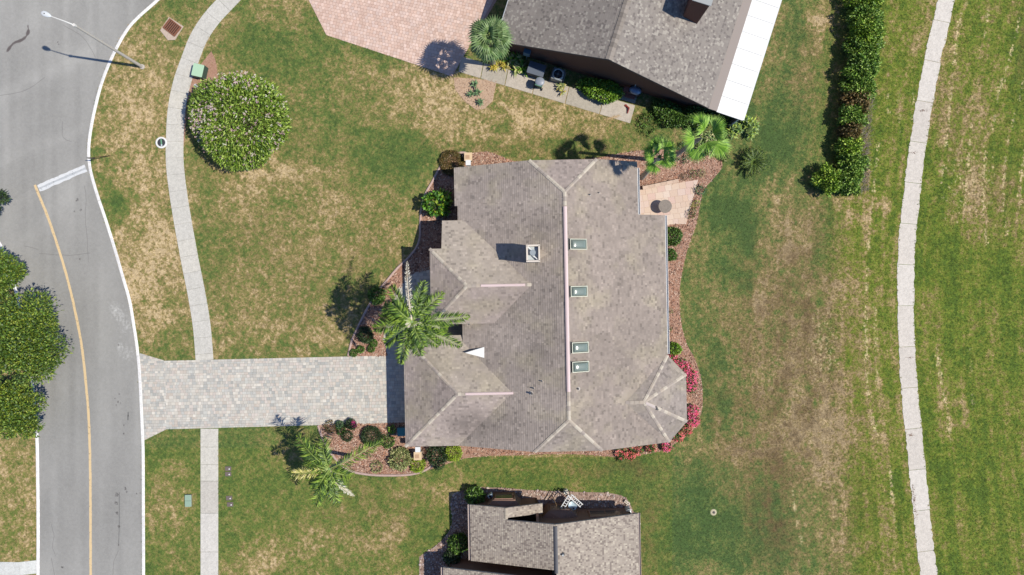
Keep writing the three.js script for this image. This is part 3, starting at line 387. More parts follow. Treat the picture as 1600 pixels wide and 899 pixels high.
function caps(parent, a, b, mats, o = {}) {                     // folded cap pieces along a hip or ridge, each its own piece, lapped uphill
  const A = new THREE.Vector3(a[0], a[2], a[1]), B = new THREE.Vector3(b[0], b[2], b[1]), d = B.clone().sub(A), L = d.length(); d.normalize(); const n = Math.max(1, Math.round(L / 0.3)), w = o.w ?? 0.115, drop = o.drop ?? 0.035;
  const side = new THREE.Vector3().crossVectors(d, new THREE.Vector3(0, 1, 0)).normalize(), up = new THREE.Vector3().crossVectors(side, d).normalize();
  for (let k = 0; k < n; k++) {
    const s = new Soup(), P0 = A.clone().addScaledVector(d, L * k / n), P1 = A.clone().addScaledVector(d, Math.min(L, L * (k + 1.12) / n)), hi = 0.055, lo = 0.035;
    const e = (p, o2, h) => { const q = p.clone().addScaledVector(side, o2).addScaledVector(up, h); return [q.x, q.y, q.z]; };
    const r0 = [e(P0, -w, hi - drop - .03), e(P0, -w, hi - drop), e(P0, 0, hi), e(P0, w, hi - drop), e(P0, w, hi - drop - .03)], r1 = [e(P1, -w, lo - drop - .03), e(P1, -w, lo - drop), e(P1, 0, lo), e(P1, w, lo - drop), e(P1, w, lo - drop - .03)];
    for (let m = 0; m < 4; m++) s.quad(r0[m], r1[m], r1[m + 1], r0[m + 1]); s.quad(r0[0], r0[1], r0[2], r0[2]); s.quad(r0[1], r0[2], r0[3], r0[3]);
    part('ridge_cap', s.build(), mats[mats.length > 3 ? (rnd() < .38 ? 1 : [0, 2, 3, 4][Math.floor(rnd() * 4)]) : Math.floor(rnd() * mats.length)], parent);
  }
}
function ventStrip(parent, a, b, w, hgt, material, name = 'ridge_vent') { const A = new THREE.Vector3(a[0], a[2], a[1]), B = new THREE.Vector3(b[0], b[2], b[1]), d = B.clone().sub(A), L = d.length(), s = new THREE.Shape(); s.moveTo(-w, -.04); s.lineTo(-w, hgt * .5); s.lineTo(-w * .35, hgt); s.lineTo(w * .35, hgt); s.lineTo(w, hgt * .5); s.lineTo(w, -.04); const g = new THREE.ExtrudeGeometry(s, { depth: L, bevelEnabled: false }); g.lookAt(d); g.translate(A.x, A.y, A.z); return part(name, g, material, parent); }
function wallRun(parent, name, pts, roof, material, thick = 0.18, lowTop) {     // walls whose tops follow the underside of the roof
  const s = new Soup();
  for (let i = 0; i < pts.length - 1; i++) {
    const a = pts[i], b = pts[i + 1], L = Math.hypot(b[0] - a[0], b[1] - a[1]), n = Math.max(1, Math.ceil(L / 0.4)), nx = -(b[1] - a[1]) / L * thick, nz = (b[0] - a[0]) / L * thick; let pr;
    for (let k = 0; k <= n; k++) {
      const t = k / n, u = a[0] + (b[0] - a[0]) * t, v = a[1] + (b[1] - a[1]) * t; let h = lowTop ?? Math.min(roof(u, v) > 0 ? roof(u, v) : 2.6, roof(u + nx, v + nz) > 0 ? roof(u + nx, v + nz) : 9) - 0.17; h = Math.max(h, 1.8);
      const q = [[u, 0, v], [u, h, v], [u + nx, h, v + nz], [u + nx, 0, v + nz]]; if (pr) { s.quad(pr[0], q[0], q[1], pr[1]); s.quad(pr[1], q[1], q[2], pr[2]); s.quad(pr[2], q[2], q[3], pr[3]); } else s.quad(q[0], q[1], q[2], q[3]); if (k === n) s.quad(q[0], q[1], q[2], q[3]); pr = q;
    }
  }
  return part(name, s.build(), material, parent);
}
const rect = (u0, v0, u1, v1) => [[u0, v0], [u1, v0], [u1, v1], [u0, v1]];
const capLight = [seen(190, 178, 166), seen(213, 202, 187), seen(184, 172, 163), seen(196, 182, 168), seen(176, 164, 156)].map(c => mat(c, .95));
const ventPink = mat(seen(238, 214, 214), .7), whiteMetal = mat(seen(244, 246, 250), .45), darkMetal = mat(seen(58, 58, 62), .5), stucco = mat(seen(214, 198, 178), .95), fasciaW = mat(seen(226, 220, 212), .8);

/* ---- the main house */
{
  const fr = frame(0.0192), house = thing('house', 'large house with brown grey shingled hip roof and four skylights', 'house', 0, 0, 0, fr.turn);
  const m = .43, R = 3.68, HR = 6, vN = -8.74, vS = 11.36, W = (u) => HR - m * (R - u), E = (u) => HR - m * (u - R);
  const pw = (u, v) => W(u), pe = (u, v) => E(u), faces = []; const add = (plane, poly, k = '') => faces.push({ plane, poly, k });
  const uW = R - 1 / m, uE = R + 1 / m, nR = -6.378, sR = 9.02;
  add(pe, [[R, nR], [uE, vN], [9.03, vN], [9.03, -5], [R, -5]], 'E'); add(pe, rect(R, -5, 11.13, 5.1), 'E'); add(pe, [[R, 5.1], [11.13, 5.1], [7.77, 8.2], [R, 8.2]], 'E'); add(pe, [[R, 8.2], [7.77, 8.2], [11.13, vS], [uE, vS], [R, sR]], 'E');
  add(through([R, nR, HR], [uW, vN, 5], [uE, vN, 5]), [[uW, vN], [uE, vN], [R, nR]], 'N'); add(through([R, sR, HR], [uW, vS, 5], [uE, vS, 5]), [[R, sR], [uE, vS], [uW, vS]], 'S');
  add(pw, [[R, nR], [uW, vN], [-4.03, vN], [-4.03, -5.97], [R, -5.97]], 'W'); add(pw, rect(-3.82, -5.97, R, -4.9), 'W'); add(pw, [[-3.376, -4.9], [R, -4.9], [R, -.17], [1.35, -.17]], 'W'); add(pw, [[1.35, -.17], [R, -.17], [R, 2.5], [-1.316, 2.5]], 'W');
  add(pw, rect(-3.63, 2.5, R, 3.85), 'W'); add(pw, [[-3.63, 3.85], [R, 3.85], [R, 7.37], [-.11, 7.37]], 'W'); add(pw, [[-.11, 7.37], [R, 7.37], [R, sR], [uW, vS], [-4.1, vS]], 'W');
  const an = (u, v) => 5 - m * (-.17 - v), as = (u, v) => 5 - m * (v + .17), aw = (u) => 3.85 + m * (u + 5.76);
  add(an, [[-3.09, -.17], [1.35, -.17], [-1.316, -2.84], [-5.76, -2.84]], 'AN'); add(an, [[-4.93, -2.84], [-1.316, -2.84], [-3.376, -4.9], [-4.93, -4.9]], 'AN'); add(aw, [[-5.76, -2.84], [-3.09, -.17], [-5.76, 2.5]], 'AW'); add(as, [[-3.09, -.17], [1.35, -.17], [-1.316, 2.5], [-5.76, 2.5]], 'AS');
  const bn = (u, v) => 4.37 - m * (7.37 - v), bs = (u, v) => 4.37 - m * (v - 7.37), bw = (u) => 2.65 + m * (u + 7.92);
  add(bn, [[-7.92, 3.37], [-3.63, 3.37], [-3.63, 7.37], [-3.92, 7.37]], 'BN'); add(bn, [[-3.63, 3.85], [-.11, 7.37], [-3.63, 7.37]], 'BN'); add(bw, [[-7.92, 3.37], [-3.92, 7.37], [-7.92, vS]], 'BW'); add(bs, [[-7.92, vS], [-3.92, 7.37], [-.11, 7.37], [-4.1, vS]], 'BS');
  const ap = [9.08, 8.2, 4.24], re = [7.77, 8.2, 4.24], p1 = [11.13, 5.1, 2.8], p2 = [12.43, 6.5, 2.8], p3 = [12.43, 9.9, 2.8], p4 = [11.13, vS, 2.8], tri = (a, b, c) => add(through(a, b, c), [a, b, c].map(p => [p[0], p[1]]), 'bay');
  tri(p1, ap, re); tri(p1, p2, ap); tri(p2, p3, ap); tri(p3, p4, ap); tri(p4, ap, re);
  const roofAt = roofSet(faces);
  const roof = part('roof', deck(faces), fasciaW, house);
    const SLOPE_TONE = { E: [163, 150, 142], W: [181, 168, 160], AN: [187, 175, 164], BN: [187, 175, 164], bay: [162, 151, 145], S: [168, 156, 149] };   // base tone slope by slope: east, bay and south darker, the others lighter
  const stain = [[-1.2, 1.2, 2.2, 1.1, .2], [-2.5, 9.6, 2.4, 1.2, .2], [2.6, .2, 1, 1.4, .16], [1.5, 4.4, 2, 1.2, .12], [-4, 9.7, 1.2, .8, .12], [2.6, -4.4, 1, 1.4, .08], [-6.2, 7, 1, 2, .05]];
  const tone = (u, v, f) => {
    let c = seen(...(SLOPE_TONE[f.k] ?? [178, 164, 158])), k = 1 + (fbm(u * .5 + 20, v * .5, 4) - .5) * .38 + (noise(u * 2.2, v * 2.2 + 40) - .5) * .14;
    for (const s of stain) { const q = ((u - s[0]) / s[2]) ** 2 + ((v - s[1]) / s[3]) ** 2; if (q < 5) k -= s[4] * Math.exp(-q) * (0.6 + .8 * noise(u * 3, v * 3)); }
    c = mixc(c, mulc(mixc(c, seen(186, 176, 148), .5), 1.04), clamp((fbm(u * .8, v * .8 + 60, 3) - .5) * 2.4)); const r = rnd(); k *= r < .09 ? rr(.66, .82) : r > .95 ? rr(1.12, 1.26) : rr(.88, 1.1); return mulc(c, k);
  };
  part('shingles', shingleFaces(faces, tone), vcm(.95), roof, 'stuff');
  const cap = (a, b, o) => caps(roof, a, b, capLight, o);
  cap([uW, vN, 5], [R, nR, HR]); cap([uE, vN, 5], [R, nR, HR]); cap([uW, vS, 5], [R, sR, HR]); cap([uE, vS, 5], [R, sR, HR]); cap([R, -5.45, HR], [R, nR, HR]); cap([R, 7.1, HR], [R, sR, HR]);
  cap([-5.76, -2.84, 3.85], [-3.09, -.17, 5]); cap([-5.76, 2.5, 3.85], [-3.09, -.17, 5]); cap([-7.92, 3.37, 2.65], [-3.92, 7.37, 4.37]); cap([-7.92, vS, 2.65], [-3.92, 7.37, 4.37]);
  cap(p1, ap); cap(p2, ap); cap(p3, ap); cap(p4, ap); cap(re, ap); cap([-3.09, -.17, 5], [-2.15, -.17, 5]); cap([-3.92, 7.37, 4.37], [-3.4, 7.37, 4.37]); cap([.75, -.17, 5], [1.35, -.17, 5]);
  ventStrip(roof, [R, -5.4, HR], [R, 7.1, HR], .12, .09, ventPink); ventStrip(roof, [-2.15, -.17, 5], [.9, -.17, 5], .09, .08, ventPink); ventStrip(roof, [-3.4, 7.37, 4.37], [-.05, 7.37, 4.37], .09, .08, ventPink);
  { const L = [10.0, 8.68, 3.84], K = [9.2, 8.26, 4.18]; ventStrip(roof, K, L, .1, .07, mat(seen(206, 192, 188), .8), 'hip_flashing'); part('flashing_cap', box(.1, .1, .3, 10.05, 3.92, 8.7, .5), darkMetal, roof); }
  // skylights
  for (const [px, py] of [[902.5, 382], [903.5, 455.5], [905.5, 543], [906, 573]]) {
    const [u, v] = fr.at(px, py, 5.65), h = E(u), tilt = -Math.atan(m), sk = part('skylight', (() => { const g = new THREE.BoxGeometry(1.24, .2, .7); return g; })(), mat(seen(176, 178, 170), .4, { metalness: .6 }), house); sk.position.set(u, h + .07, v); sk.rotation.z = tilt;
    const fo = []; for (const [w, d, x, z] of [[1.28, .035, 0, -.345], [1.28, .035, 0, .345], [.035, .66, -.625, 0], [.035, .66, .625, 0]]) fo.push(box(w, .06, d, x, .11, z)); part('frame', mergeGeometries(fo), mat(seen(178, 182, 172), .4, { metalness: .5 }), sk);
    const gs = new Soup(), nx = 12, nz = 8, hgt = (a, b) => .12 + .16 * Math.pow(Math.max(0, 1 - Math.pow(Math.abs(a), 4)), .5) * Math.pow(Math.max(0, 1 - Math.pow(Math.abs(b), 3)), .5); for (let i = 0; i < nx; i++) for (let j = 0; j < nz; j++) { const q = (a, b) => [(a / nx * 2 - 1) * .58, hgt(a / nx * 2 - 1, b / nz * 2 - 1), (b / nz * 2 - 1) * .32]; gs.quad(q(i, j), q(i, j + 1), q(i + 1, j + 1), q(i + 1, j)); }
    const dg = gs.build(); part('dome', dg, new THREE.MeshPhysicalMaterial({ color: colr(seen(130, 142, 132)), roughness: .22, metalness: 0.0, clearcoat: .6, clearcoatRoughness: .12, side: THREE.DoubleSide }), sk);
    part('flashing', box(.14, .012, .86, -.72, -.03, 0), darkMetal, sk);
  }
  // chimney
  { const [u, v] = fr.at(833, 396, 6.95), ch = new THREE.Group(); ch.name = 'chimney'; ch.position.set(u, 0, v); house.add(ch); const w = .86, d = 1.1, b0 = W(u - w / 2) - .2, top = 6.95, cs = stucco, th = .09;
    const body = []; for (const [a, b, x, z] of [[w, th, 0, -d / 2 + th / 2], [w, th, 0, d / 2 - th / 2], [th, d - 2 * th, -w / 2 + th / 2, 0], [th, d - 2 * th, w / 2 - th / 2, 0]]) body.push(box(a, top - b0, b, x, (top + b0) / 2, z)); part('stack', mergeGeometries(body), cs, ch);
    part('crown_floor', box(w - .1, .05, d - .1, 0, top - .35, 0), mat(seen(214, 222, 226), .4, { metalness: .3 }), ch); part('flue', cyl(.2, .2, .3, -.02, top - .33, -.05), mat(seen(190, 200, 206), .35, { metalness: .6 }), ch);
    const cr = []; for (const s of [-1, 1]) cr.push(box(.06, .04, .46, s * .22, top - .08, s * .34, .78)); part('corner_brace', mergeGeometries(cr), whiteMetal, ch); const rim = []; for (const [a, b, x, z] of [[w + .06, .1, 0, -d / 2 + .03], [w + .06, .1, 0, d / 2 - .03], [.1, d - .1, -w / 2 + .03, 0], [.1, d - .1, w / 2 - .03, 0]]) rim.push(box(a, .05, b, x, top + .025, z)); part('rim', mergeGeometries(rim), mat(seen(238, 226, 214), .7), ch); }
  part('cricket', (() => { const s = new Soup(), x = W(3.0), [u, v] = fr.at(846, 397, 5.4); s.tri([u - .5, W(u - .5) + .03, v - .55], [u + .45, W(u + .45) + .03, v], [u - .5, W(u - .5) + .35, v]); s.tri([u - .5, W(u - .5) + .03, v + .55], [u + .45, W(u + .45) + .03, v], [u - .5, W(u - .5) + .35, v]); return s.build(); })(), mat(seen(188, 174, 160), .95), house);
  // white membrane triangle in the valley over the garage
  { const at = (px, py) => { let h = 3.2, q; for (let k = 0; k < 6; k++) { q = fr.at(px, py, h); h = Math.max(roofAt(q[0], q[1]), 2.7) + .07; } return [q[0], h, q[1]]; }; const a = at(727, 551), b = at(756.5, 542.5), c = at(756.5, 559.5), s = new Soup(), lo = (p) => [p[0], p[1] - .5, p[2]]; a[1] = b[1] = c[1] = Math.max(b[1], c[1]) - .04; s.tri(a, c, b); s.quad(a, b, lo(b), lo(a)); s.quad(b, c, lo(c), lo(b)); s.quad(c, a, lo(a), lo(c)); part('valley_membrane', s.build(), mat(seen(252, 252, 252), .6), house).userData.label = 'white triangular membrane in the roof valley'; }
  // pipes
  for (const [px, py, h, r] of [[831, 615, 0.35, .07], [834, 607, .25, .04], [847, 596, .22, .035], [903.5, 608, .16, .06], [922, 304, .22, .035], [936, 301, .18, .03]]) { let hh = 5, q; for (let k = 0; k < 5; k++) { q = fr.at(px, py, hh + .1); hh = roofAt(q[0], q[1]); } const vp = part('vent_pipe', cyl(r, r, h + .1, q[0], hh - .1, q[1], 12), darkMetal, house); part('collar', cyl(r * 2.4, r * 1.3, .06, q[0], hh + .005, q[1], 12), mat(seen(205, 196, 190), .5), vp); }
  // gutters
  const gut = (u, v0, v1) => { const h = E(u) - .14, L = v1 - v0, g = [box(.02, .12, L, u + .14, h + .03, (v0 + v1) / 2), box(.02, .12, L, u + .012, h + .03, (v0 + v1) / 2), box(.13, .02, L, u + .075, h - .03, (v0 + v1) / 2), box(.15, .12, .02, u + .075, h + .03, v0), box(.15, .12, .02, u + .075, h + .03, v1)]; part('gutter', mergeGeometries(g), whiteMetal, house); };
  gut(9.04, -8.3, -5.02); gut(11.14, -4.98, 5.0);
  // walls
  const wm = stucco; const o = .45;
  wallRun(house, 'wall', [[-3.4, vN + o], [9.03 - o, vN + o], [9.03 - o, -5 + o], [11.13 - o, -5 + o], [11.13 - o, 5.3], [12, 6.7], [12, 9.7], [11.13 - o, 10.8], [-7.92 + o, vS - o], [-7.92 + o, 3.37 + o], [-3.1, 3.37 + o], [-3.1, 2], [-5.76 + o, 2], [-5.76 + o, -2.84 + o], [-4.93 + o, -2.84 + o], [-4.93 + o, -4.5], [-3.4, -4.5], [-3.4, vN + o]], roofAt, wm);
  part('foundation', prism([[-7.3, 3.9], [-3.2, 3.9], [-3.2, 2.1], [-5.2, 1.9], [-5.2, -2.3], [-4.4, -2.4], [-4.4, -4.4], [-3.3, -4.4], [-3.3, -8.2], [8.5, -8.2], [8.5, -4.5], [10.6, -4.5], [10.6, 10.7], [-7.3, 10.8]], -.1, .12), concMat(seen(170, 164, 156)), house);
  const gd = part('garage_door', box(.06, 2.15, 4.9, -7.92 + o - .03, 1.09, 7.37), mat(seen(232, 226, 216), .6), house); for (let k = 1; k < 4; k++) part('panel_rail', box(.02, .03, 4.9, -7.92 + o - .07, k * .54, 7.37), mat(seen(214, 208, 198), .6), gd);
}

/* ---- the upper neighbour: brown gabled house with a white panel roof along its side */
const brownWall = mat(seen(128, 88, 68), .9), glassM = new THREE.MeshPhysicalMaterial({ color: colr([.02, .025, .03]), roughness: .35, clearcoat: .25, side: THREE.DoubleSide });
{
  const fr = frame(-17.5 * Math.PI / 180), house = thing('house', 'brown walled house with grey shingle gable and white side roof', 'house', 0, 0, 0, fr.turn);
  const m = .406, R = 1.6, HR = 6.2, vS = -16.55, vN = -34, faces = [{ plane: (u) => HR - m * (R - u), poly: rect(-6.45, vN, R, vS), k: 'W' }, { plane: (u) => HR - m * (u - R), poly: rect(R, vN, 9.62, vS), k: 'E' }], roofAt = roofSet(faces);
  const roof = part('roof', deck(faces, .2), mat(seen(120, 104, 96), .9), house);
  const tone = (u, v) => { const n = fbm(u * .6 + 9, v * .6 + 5, 3) - .5, q = rnd(); let c = mixc(seen(158, 150, 144), seen(146, 138, 133), rnd()); if (q < .14) c = seen(128, 120, 117); else if (q > .86) c = seen(177, 170, 162); return mulc(c, 1 + n * .2); };
  const seenFaces = faces.map(f => ({ ...f, poly: f.poly.map(([u, v]) => [u, Math.max(v, -27.5)]) }));
  part('shingles', shingleFaces(seenFaces, tone, { lens: [.1, .14, .2], step: .14 }), vcm(.95), roof, 'stuff');
  caps(roof, [R, vS, HR], [R, -24, HR], [seen(150, 140, 132), seen(138, 129, 122), seen(160, 150, 142)].map(c => mat(c)), { w: .24, drop: .09 });
  ventStrip(roof, [9.62, vS + .02, roofAt(9.6, -20) - .16], [9.62, -27, roofAt(9.6, -20) - .16], .02, .1, mat(seen(170, 160, 152), .6), 'eave_trim');
  // flat grey apron and white insulated panels
  const hp = roofAt(9.6, -20) - .12; part('apron_roof', box(.66, .08, 11, 9.93, hp, vS - 5.5), mat(seen(168, 156, 150), .7), house);
  for (let k = 0; k < 9; k++) { const z0 = vS + .05 - k * 1.22, pn = part('roof_panel', (() => { const s = new THREE.Shape(); s.moveTo(0, 0); s.lineTo(2, -.12); s.lineTo(2, -.2); s.lineTo(0, -.08); s.closePath(); const g = new THREE.ExtrudeGeometry(s, { depth: 1.19, bevelEnabled: true, bevelSize: .008, bevelThickness: .008, bevelSegments: 1 }); return g; })(), mat(mulc(seen(250, 250, 250), rr(.97, 1.03)), .55), house); pn.position.set(10.24, hp + .03, z0 - 1.2); }
  part('panel_gutter', box(.1, .1, 11, 12.3, hp - .14, vS - 5.5), whiteMetal, house);
  for (const z of [vS - .15, vS - 5]) part('porch_post', box(.09, hp - .1, .09, 12.1, (hp - .1) / 2, z), whiteMetal, house);
  part('screen_wall', box(.05, 2.4, 11, 12.0, 1.2, vS - 5.6), mat(seen(96, 98, 98), .7), house);
  const wl = wallRun(house, 'wall', [[-6.1, -27], [-6.1, vS - .75], [9.3, vS - .75], [9.3, -27]], roofAt, brownWall); 
  // siding boards on the wall that faces the lawn
  for (let k = 0; k < 14; k++) { const y = .18 + k * .2, w = 15.1, b = part('siding_board', box(w, .185, .025, 1.6, y, vS - .73), brownWall, wl); b.rotation.x = -.05; }
  for (const [u, y, w, h] of [[-3.4, 1.5, 1, 1.1], [6.6, 1.5, 1.2, 1.1]]) { const wn = part('window', box(w, h, .04, u, y, vS - .7), glassM, house); part('frame', mergeGeometries([box(w + .14, .07, .07, u, y + h / 2, vS - .69), box(w + .14, .07, .07, u, y - h / 2, vS - .69), box(.07, h, .07, u - w / 2, y, vS - .69), box(.07, h, .07, u + w / 2, y, vS - .69)]), mat(seen(96, 72, 60), .7), wn); }
  { const [u, v] = fr.at(1098, -2, 7.2), ch = part('chimney', box(1.15, 3.6, 1.5, u, 5.5, v - .45), mat(seen(118, 74, 58), .9), house); part('chimney_cap', box(1.3, .08, 1.65, u, 7.34, v - .45), mat(seen(176, 180, 182), .5, { metalness: .3 }), ch); }
  ventStrip(roof, [-6.46, -17, roofAt(-6.4, -20) - .12], [-6.46, -27, roofAt(-6.4, -20) - .12], .06, .1, whiteMetal, 'gutter');
  part('foundation', prism(rect(-6, -27, 9.2, vS - .85), -.1, .12), concMat(seen(150, 144, 136)), house);
  const ov = part('garage_front', box(.1, 2.4, 6, -6.25, 1.2, -22), mat(seen(70, 52, 56), .8), house);
}
/* ---- the lower neighbour */
{
  const fr = frame(0.0192), house = thing('house', 'tan shingled house at the lower edge with dark ridge strip', 'house', 0, 0, 0, fr.turn);
  const m = .328, R = 2.72, HR = 4.4, vN = 16.6, W = (u) => HR - m * (R - u), E = (u) => HR - m * (u - R), G2 = (u) => W(-.73) - m * (u + .73), W2 = (u) => 2.4 + m * (u + 5.4);
  const faces = [{ plane: W, poly: rect(-3.36, vN, R, 19.8) }, { plane: W, poly: [[-3.36, 15.73], [-.73, 15.73], [-.73, vN], [-3.36, vN]] }, { plane: G2, poly: rect(-.73, 15.73, 1.92, 16.45) }, { plane: E, poly: rect(R, vN, 8.84, 28) }, { plane: W2, poly: rect(-5.4, 20.25, 2.7, 28) }], roofAt = roofSet(faces);
  const roof = part('roof', deck(faces, .18), mat(seen(196, 188, 180), .8), house);
  const tone = (u, v) => { const q = rnd(), n = fbm(u * .7, v * .7, 3) - .5; let c = mixc(seen(184, 172, 160), seen(168, 156, 146), rnd()); if (q < .2) c = seen(144, 132, 124); else if (q > .88) c = seen(200, 189, 174); return mulc(c, 1 + n * .15); };
  part('shingles', shingleFaces(faces.map(f => ({ ...f, poly: f.poly.map(([u, v]) => [u, Math.min(v, 22.5)]) })), tone, { step: .135, lens: [.07, .11, .15] }), vcm(.95), roof, 'stuff');
  ventStrip(roof, [R, vN + .12, HR], [R, 20.0, HR], .12, .07, mat(seen(84, 84, 92), .6)); caps(roof, [-.73, 15.75, W(-.73)], [-.73, 16.55, W(-.73)], [mat(seen(190, 178, 162))]);
  { const [u, v] = fr.at(879, 866, 4.2), p = part('vent_pipe', cyl(.06, .06, .3, u, E(u) - .05, v, 12), mat(seen(210, 214, 216), .4), house); part('collar', cyl(.15, .09, .05, u, E(u) + .005, v, 12), darkMetal, p); }
  const gut = (u, v0, v1, h) => part('gutter', mergeGeometries([box(.02, .11, v1 - v0, u - .06, h, (v0 + v1) / 2), box(.02, .11, v1 - v0, u + .06, h, (v0 + v1) / 2), box(.13, .02, v1 - v0, u, h - .05, (v0 + v1) / 2)]), mat(seen(206, 190, 184), .5), house);
  gut(-3.46, 15.75, 19.8, 2.3); gut(8.94, 16.6, 27, 2.28); gut(-5.5, 20.3, 27, 2.28);
  const wm = mat(seen(150, 116, 98), .9); wallRun(house, 'wall', [[-3.05, 19.5], [-3.05, 16.05], [1.6, 16.05], [1.6, 16.9], [8.5, 16.9], [8.5, 27]], roofAt, wm); wallRun(house, 'wall', [[-5.05, 27], [-5.05, 20.6], [2.5, 20.6]], roofAt, wm); wallRun(house, 'wall', [[-3.05, 19.5], [2.6, 19.5]], roofAt, wm);
  part('foundation', prism([[-3, 16.1], [1.6, 16.1], [1.6, 17], [8.4, 17], [8.4, 27], [-5, 27], [-5, 20.7], [-3, 20.7]], -.1, .12), concMat(seen(130, 122, 114)), house);
  const trim = mat(seen(176, 138, 120), .8), win = (u, v, y, w, h) => { const n = part('window', box(w, h, .05, u, y, v), glassM, house); part('frame', mergeGeometries([box(w + .14, .08, .1, u, y + h / 2, v), box(w + .14, .08, .1, u, y - h / 2, v), box(.08, h, .1, u - w / 2, y, v), box(.08, h, .1, u + w / 2, y, v), box(.05, h, .09, u, y, v)]), trim, n); };
  win(3.3, 16.88, 1.55, 1.1, 1.1); win(6.6, 16.88, 1.5, 2.3, 1.4);
  // bays with sloping tops
  for (const [u, w, v0, d] of [[-.9, 2.5, 16.05, .5], [3.2, 2.6, 16.9, .45]]) { const s = new Soup(), a = [[u - w / 2, v0], [u - w / 2 + .45, v0 - d], [u + w / 2 - .45, v0 - d], [u + w / 2, v0]], y1 = 2.0; const bay = part('bay_window', prism(a, 0, y1 - .05), wm, house); for (let k = 0; k < 3; k++) s.quad([a[k][0], y1 - .04, a[k][1]], [a[k + 1][0], y1 - .04, a[k + 1][1]], [u, y1 + .25, v0], [u, y1 + .25, v0]); part('bay_roof', s.build(), mat(seen(150, 118, 104), .85), bay); part('pane', box(w * .5, 1.0, .04, u, 1.3, v0 - d - .02), glassM, bay); part('bay_frame', mergeGeometries([box(w * .5 + .12, .07, .08, u, 1.82, v0 - d - .02), box(w * .5 + .12, .07, .08, u, .78, v0 - d - .02), box(.06, 1, .08, u - w * .25, 1.3, v0 - d - .02), box(.06, 1, .08, u + w * .25, 1.3, v0 - d - .02)]), trim, bay); }
}

/* ------------------------------------------------------------------ street furniture and small things */
{ // street lamp
  const b = P(222, 104.5), lampM = mat(seen(214, 206, 198), .6), l = thingAt('street_lamp', 'tall pale grey street lamp leaning over the road on long arm', 'street lamp', b), j = P(116, 39.5, 8.1), hd = P(78, 25, 8.55), h2 = P(66.5, 20.5, 8.55);
  const rel = (v) => [v.x - b.x, v.y, v.z - b.z];
  part('pole', rod([0, 0, 0], rel(j), .12, .075, 16), lampM, l); part('base_plate', cyl(.2, .18, .1, 0, 0, 0, 16), lampM, l); part('collar', (() => { const g = cyl(.1, .1, .2, 0, 0, 0, 14); g.translate(...rel(j).map((x, i) => i === 1 ? x - .12 : x)); return g; })(), mat(seen(240, 236, 232), .5), l);
  part('arm', tube([rel(j), rel(j).map((x, i) => i === 1 ? x + .25 : x + (rel(hd)[i] - x) * .3), rel(hd)], .045, .03, 16, 8), mat(seen(236, 234, 232), .5), l);
  const dir = Math.atan2(-(h2.z - hd.z), h2.x - hd.x), head = part('lamp_head', (() => { const g = new THREE.SphereGeometry(1, 20, 12); g.scale(.36, .09, .17); const p = g.attributes.position; for (let i = 0; i < p.count; i++) { const t = p.getX(i) / .36; p.setZ(i, p.getZ(i) * (1 + .25 * t)); } g.computeVertexNormals(); return g; })(), mat(seen(236, 240, 246), .4), l); head.position.set(...rel(hd.clone().lerp(h2, .55))); head.rotation.y = dir;
  part('lens', (() => { const g = new THREE.SphereGeometry(1, 14, 8); g.scale(.2, .05, .1); return g; })(), mat(seen(150, 156, 160), .2), head).position.set(.05, -.07, 0); part('photocell', cyl(.035, .03, .06, .06, .07, 0, 10), darkMetal, head);
}
{ // sign post beside the stop line
  const b = P(171.5, 243.5), t = P(138.5, 247, 2.2), s = thingAt('street_sign', 'thin dark leaning sign post beside the stop line', 'sign', b), r = [t.x - b.x, t.y, t.z - b.z]; part('post', rod([0, 0, 0], r, .028, .024, 8), mat(seen(84, 70, 48), .7), s);
  const pl = part('plate', (() => { const g = new THREE.CylinderGeometry(.3, .3, .012, 8, 1); g.rotateX(Math.PI / 2); return g; })(), mat(seen(72, 56, 48), .5), s); pl.position.set(r[0] * .9, r[1] * .9, r[2] * .9 + .03); pl.rotation.set(.0, 0.02, .39);
}
{ // storm drain
  const b = P(268, 45.5), d = thingAt('storm_drain', 'rusty barred storm drain grate in a pale concrete pad', 'drain', b, -.66); part('pad', prism([[-.72, -.6], [.6, -.72], [.72, .5], [.3, .85], [-.62, .62]], -.05, .05, null, null, .012), concMat(seen(206, 186, 172)), d); part('pit', box(1.0, .02, .8, .0, .056, -.12), mat(seen(40, 34, 32)), d);
  const rust = mat(seen(142, 92, 70), .9); for (let k = 0; k < 7; k++) part('bar', box(.07, .05, .8, -.45 + k * .15, .085, -.12), rust, d); part('grate_frame', mergeGeometries([box(1.12, .06, .07, 0, .09, -.54), box(1.12, .06, .07, 0, .09, .3), box(.07, .06, .78, -.54, .09, -.12), box(.07, .06, .78, .54, .09, -.12)]), rust, d);
}
function lidBox(name, label, cat, px, py, w, d, h, turn, col, rim, group) { const b = P(px, py), t = thingAt(name, label, cat, b, turn, group); part('housing', box(w, h, d, 0, h / 2, 0), mat(rim, .6), t); part('lid', (() => { const s = new THREE.Shape(); const a = w / 2 - .02, c = d / 2 - .02, r = .06; s.moveTo(-a + r, -c); s.lineTo(a - r, -c); s.quadraticCurveTo(a, -c, a, -c + r); s.lineTo(a, c - r); s.quadraticCurveTo(a, c, a - r, c); s.lineTo(-a + r, c); s.quadraticCurveTo(-a, c, -a, c - r); s.lineTo(-a, -c + r); s.quadraticCurveTo(-a, -c, -a + r, -c); const g = new THREE.ExtrudeGeometry(s, { depth: .04, bevelEnabled: true, bevelSize: .015, bevelThickness: .015, bevelSegments: 2 }); g.rotateX(-Math.PI / 2); g.translate(0, h + .002, 0); return g; })(), mat(col, .55), t); return t; }
{ const t = lidBox('utility_box', 'pale green utility box beside the curving pavement', 'utility box', 315.5, 114.5, .82, .95, .7, -.22, seen(190, 226, 196), seen(64, 92, 82)); part('hinge', box(.5, .05, .05, 0, .62, .49), darkMetal, t); }
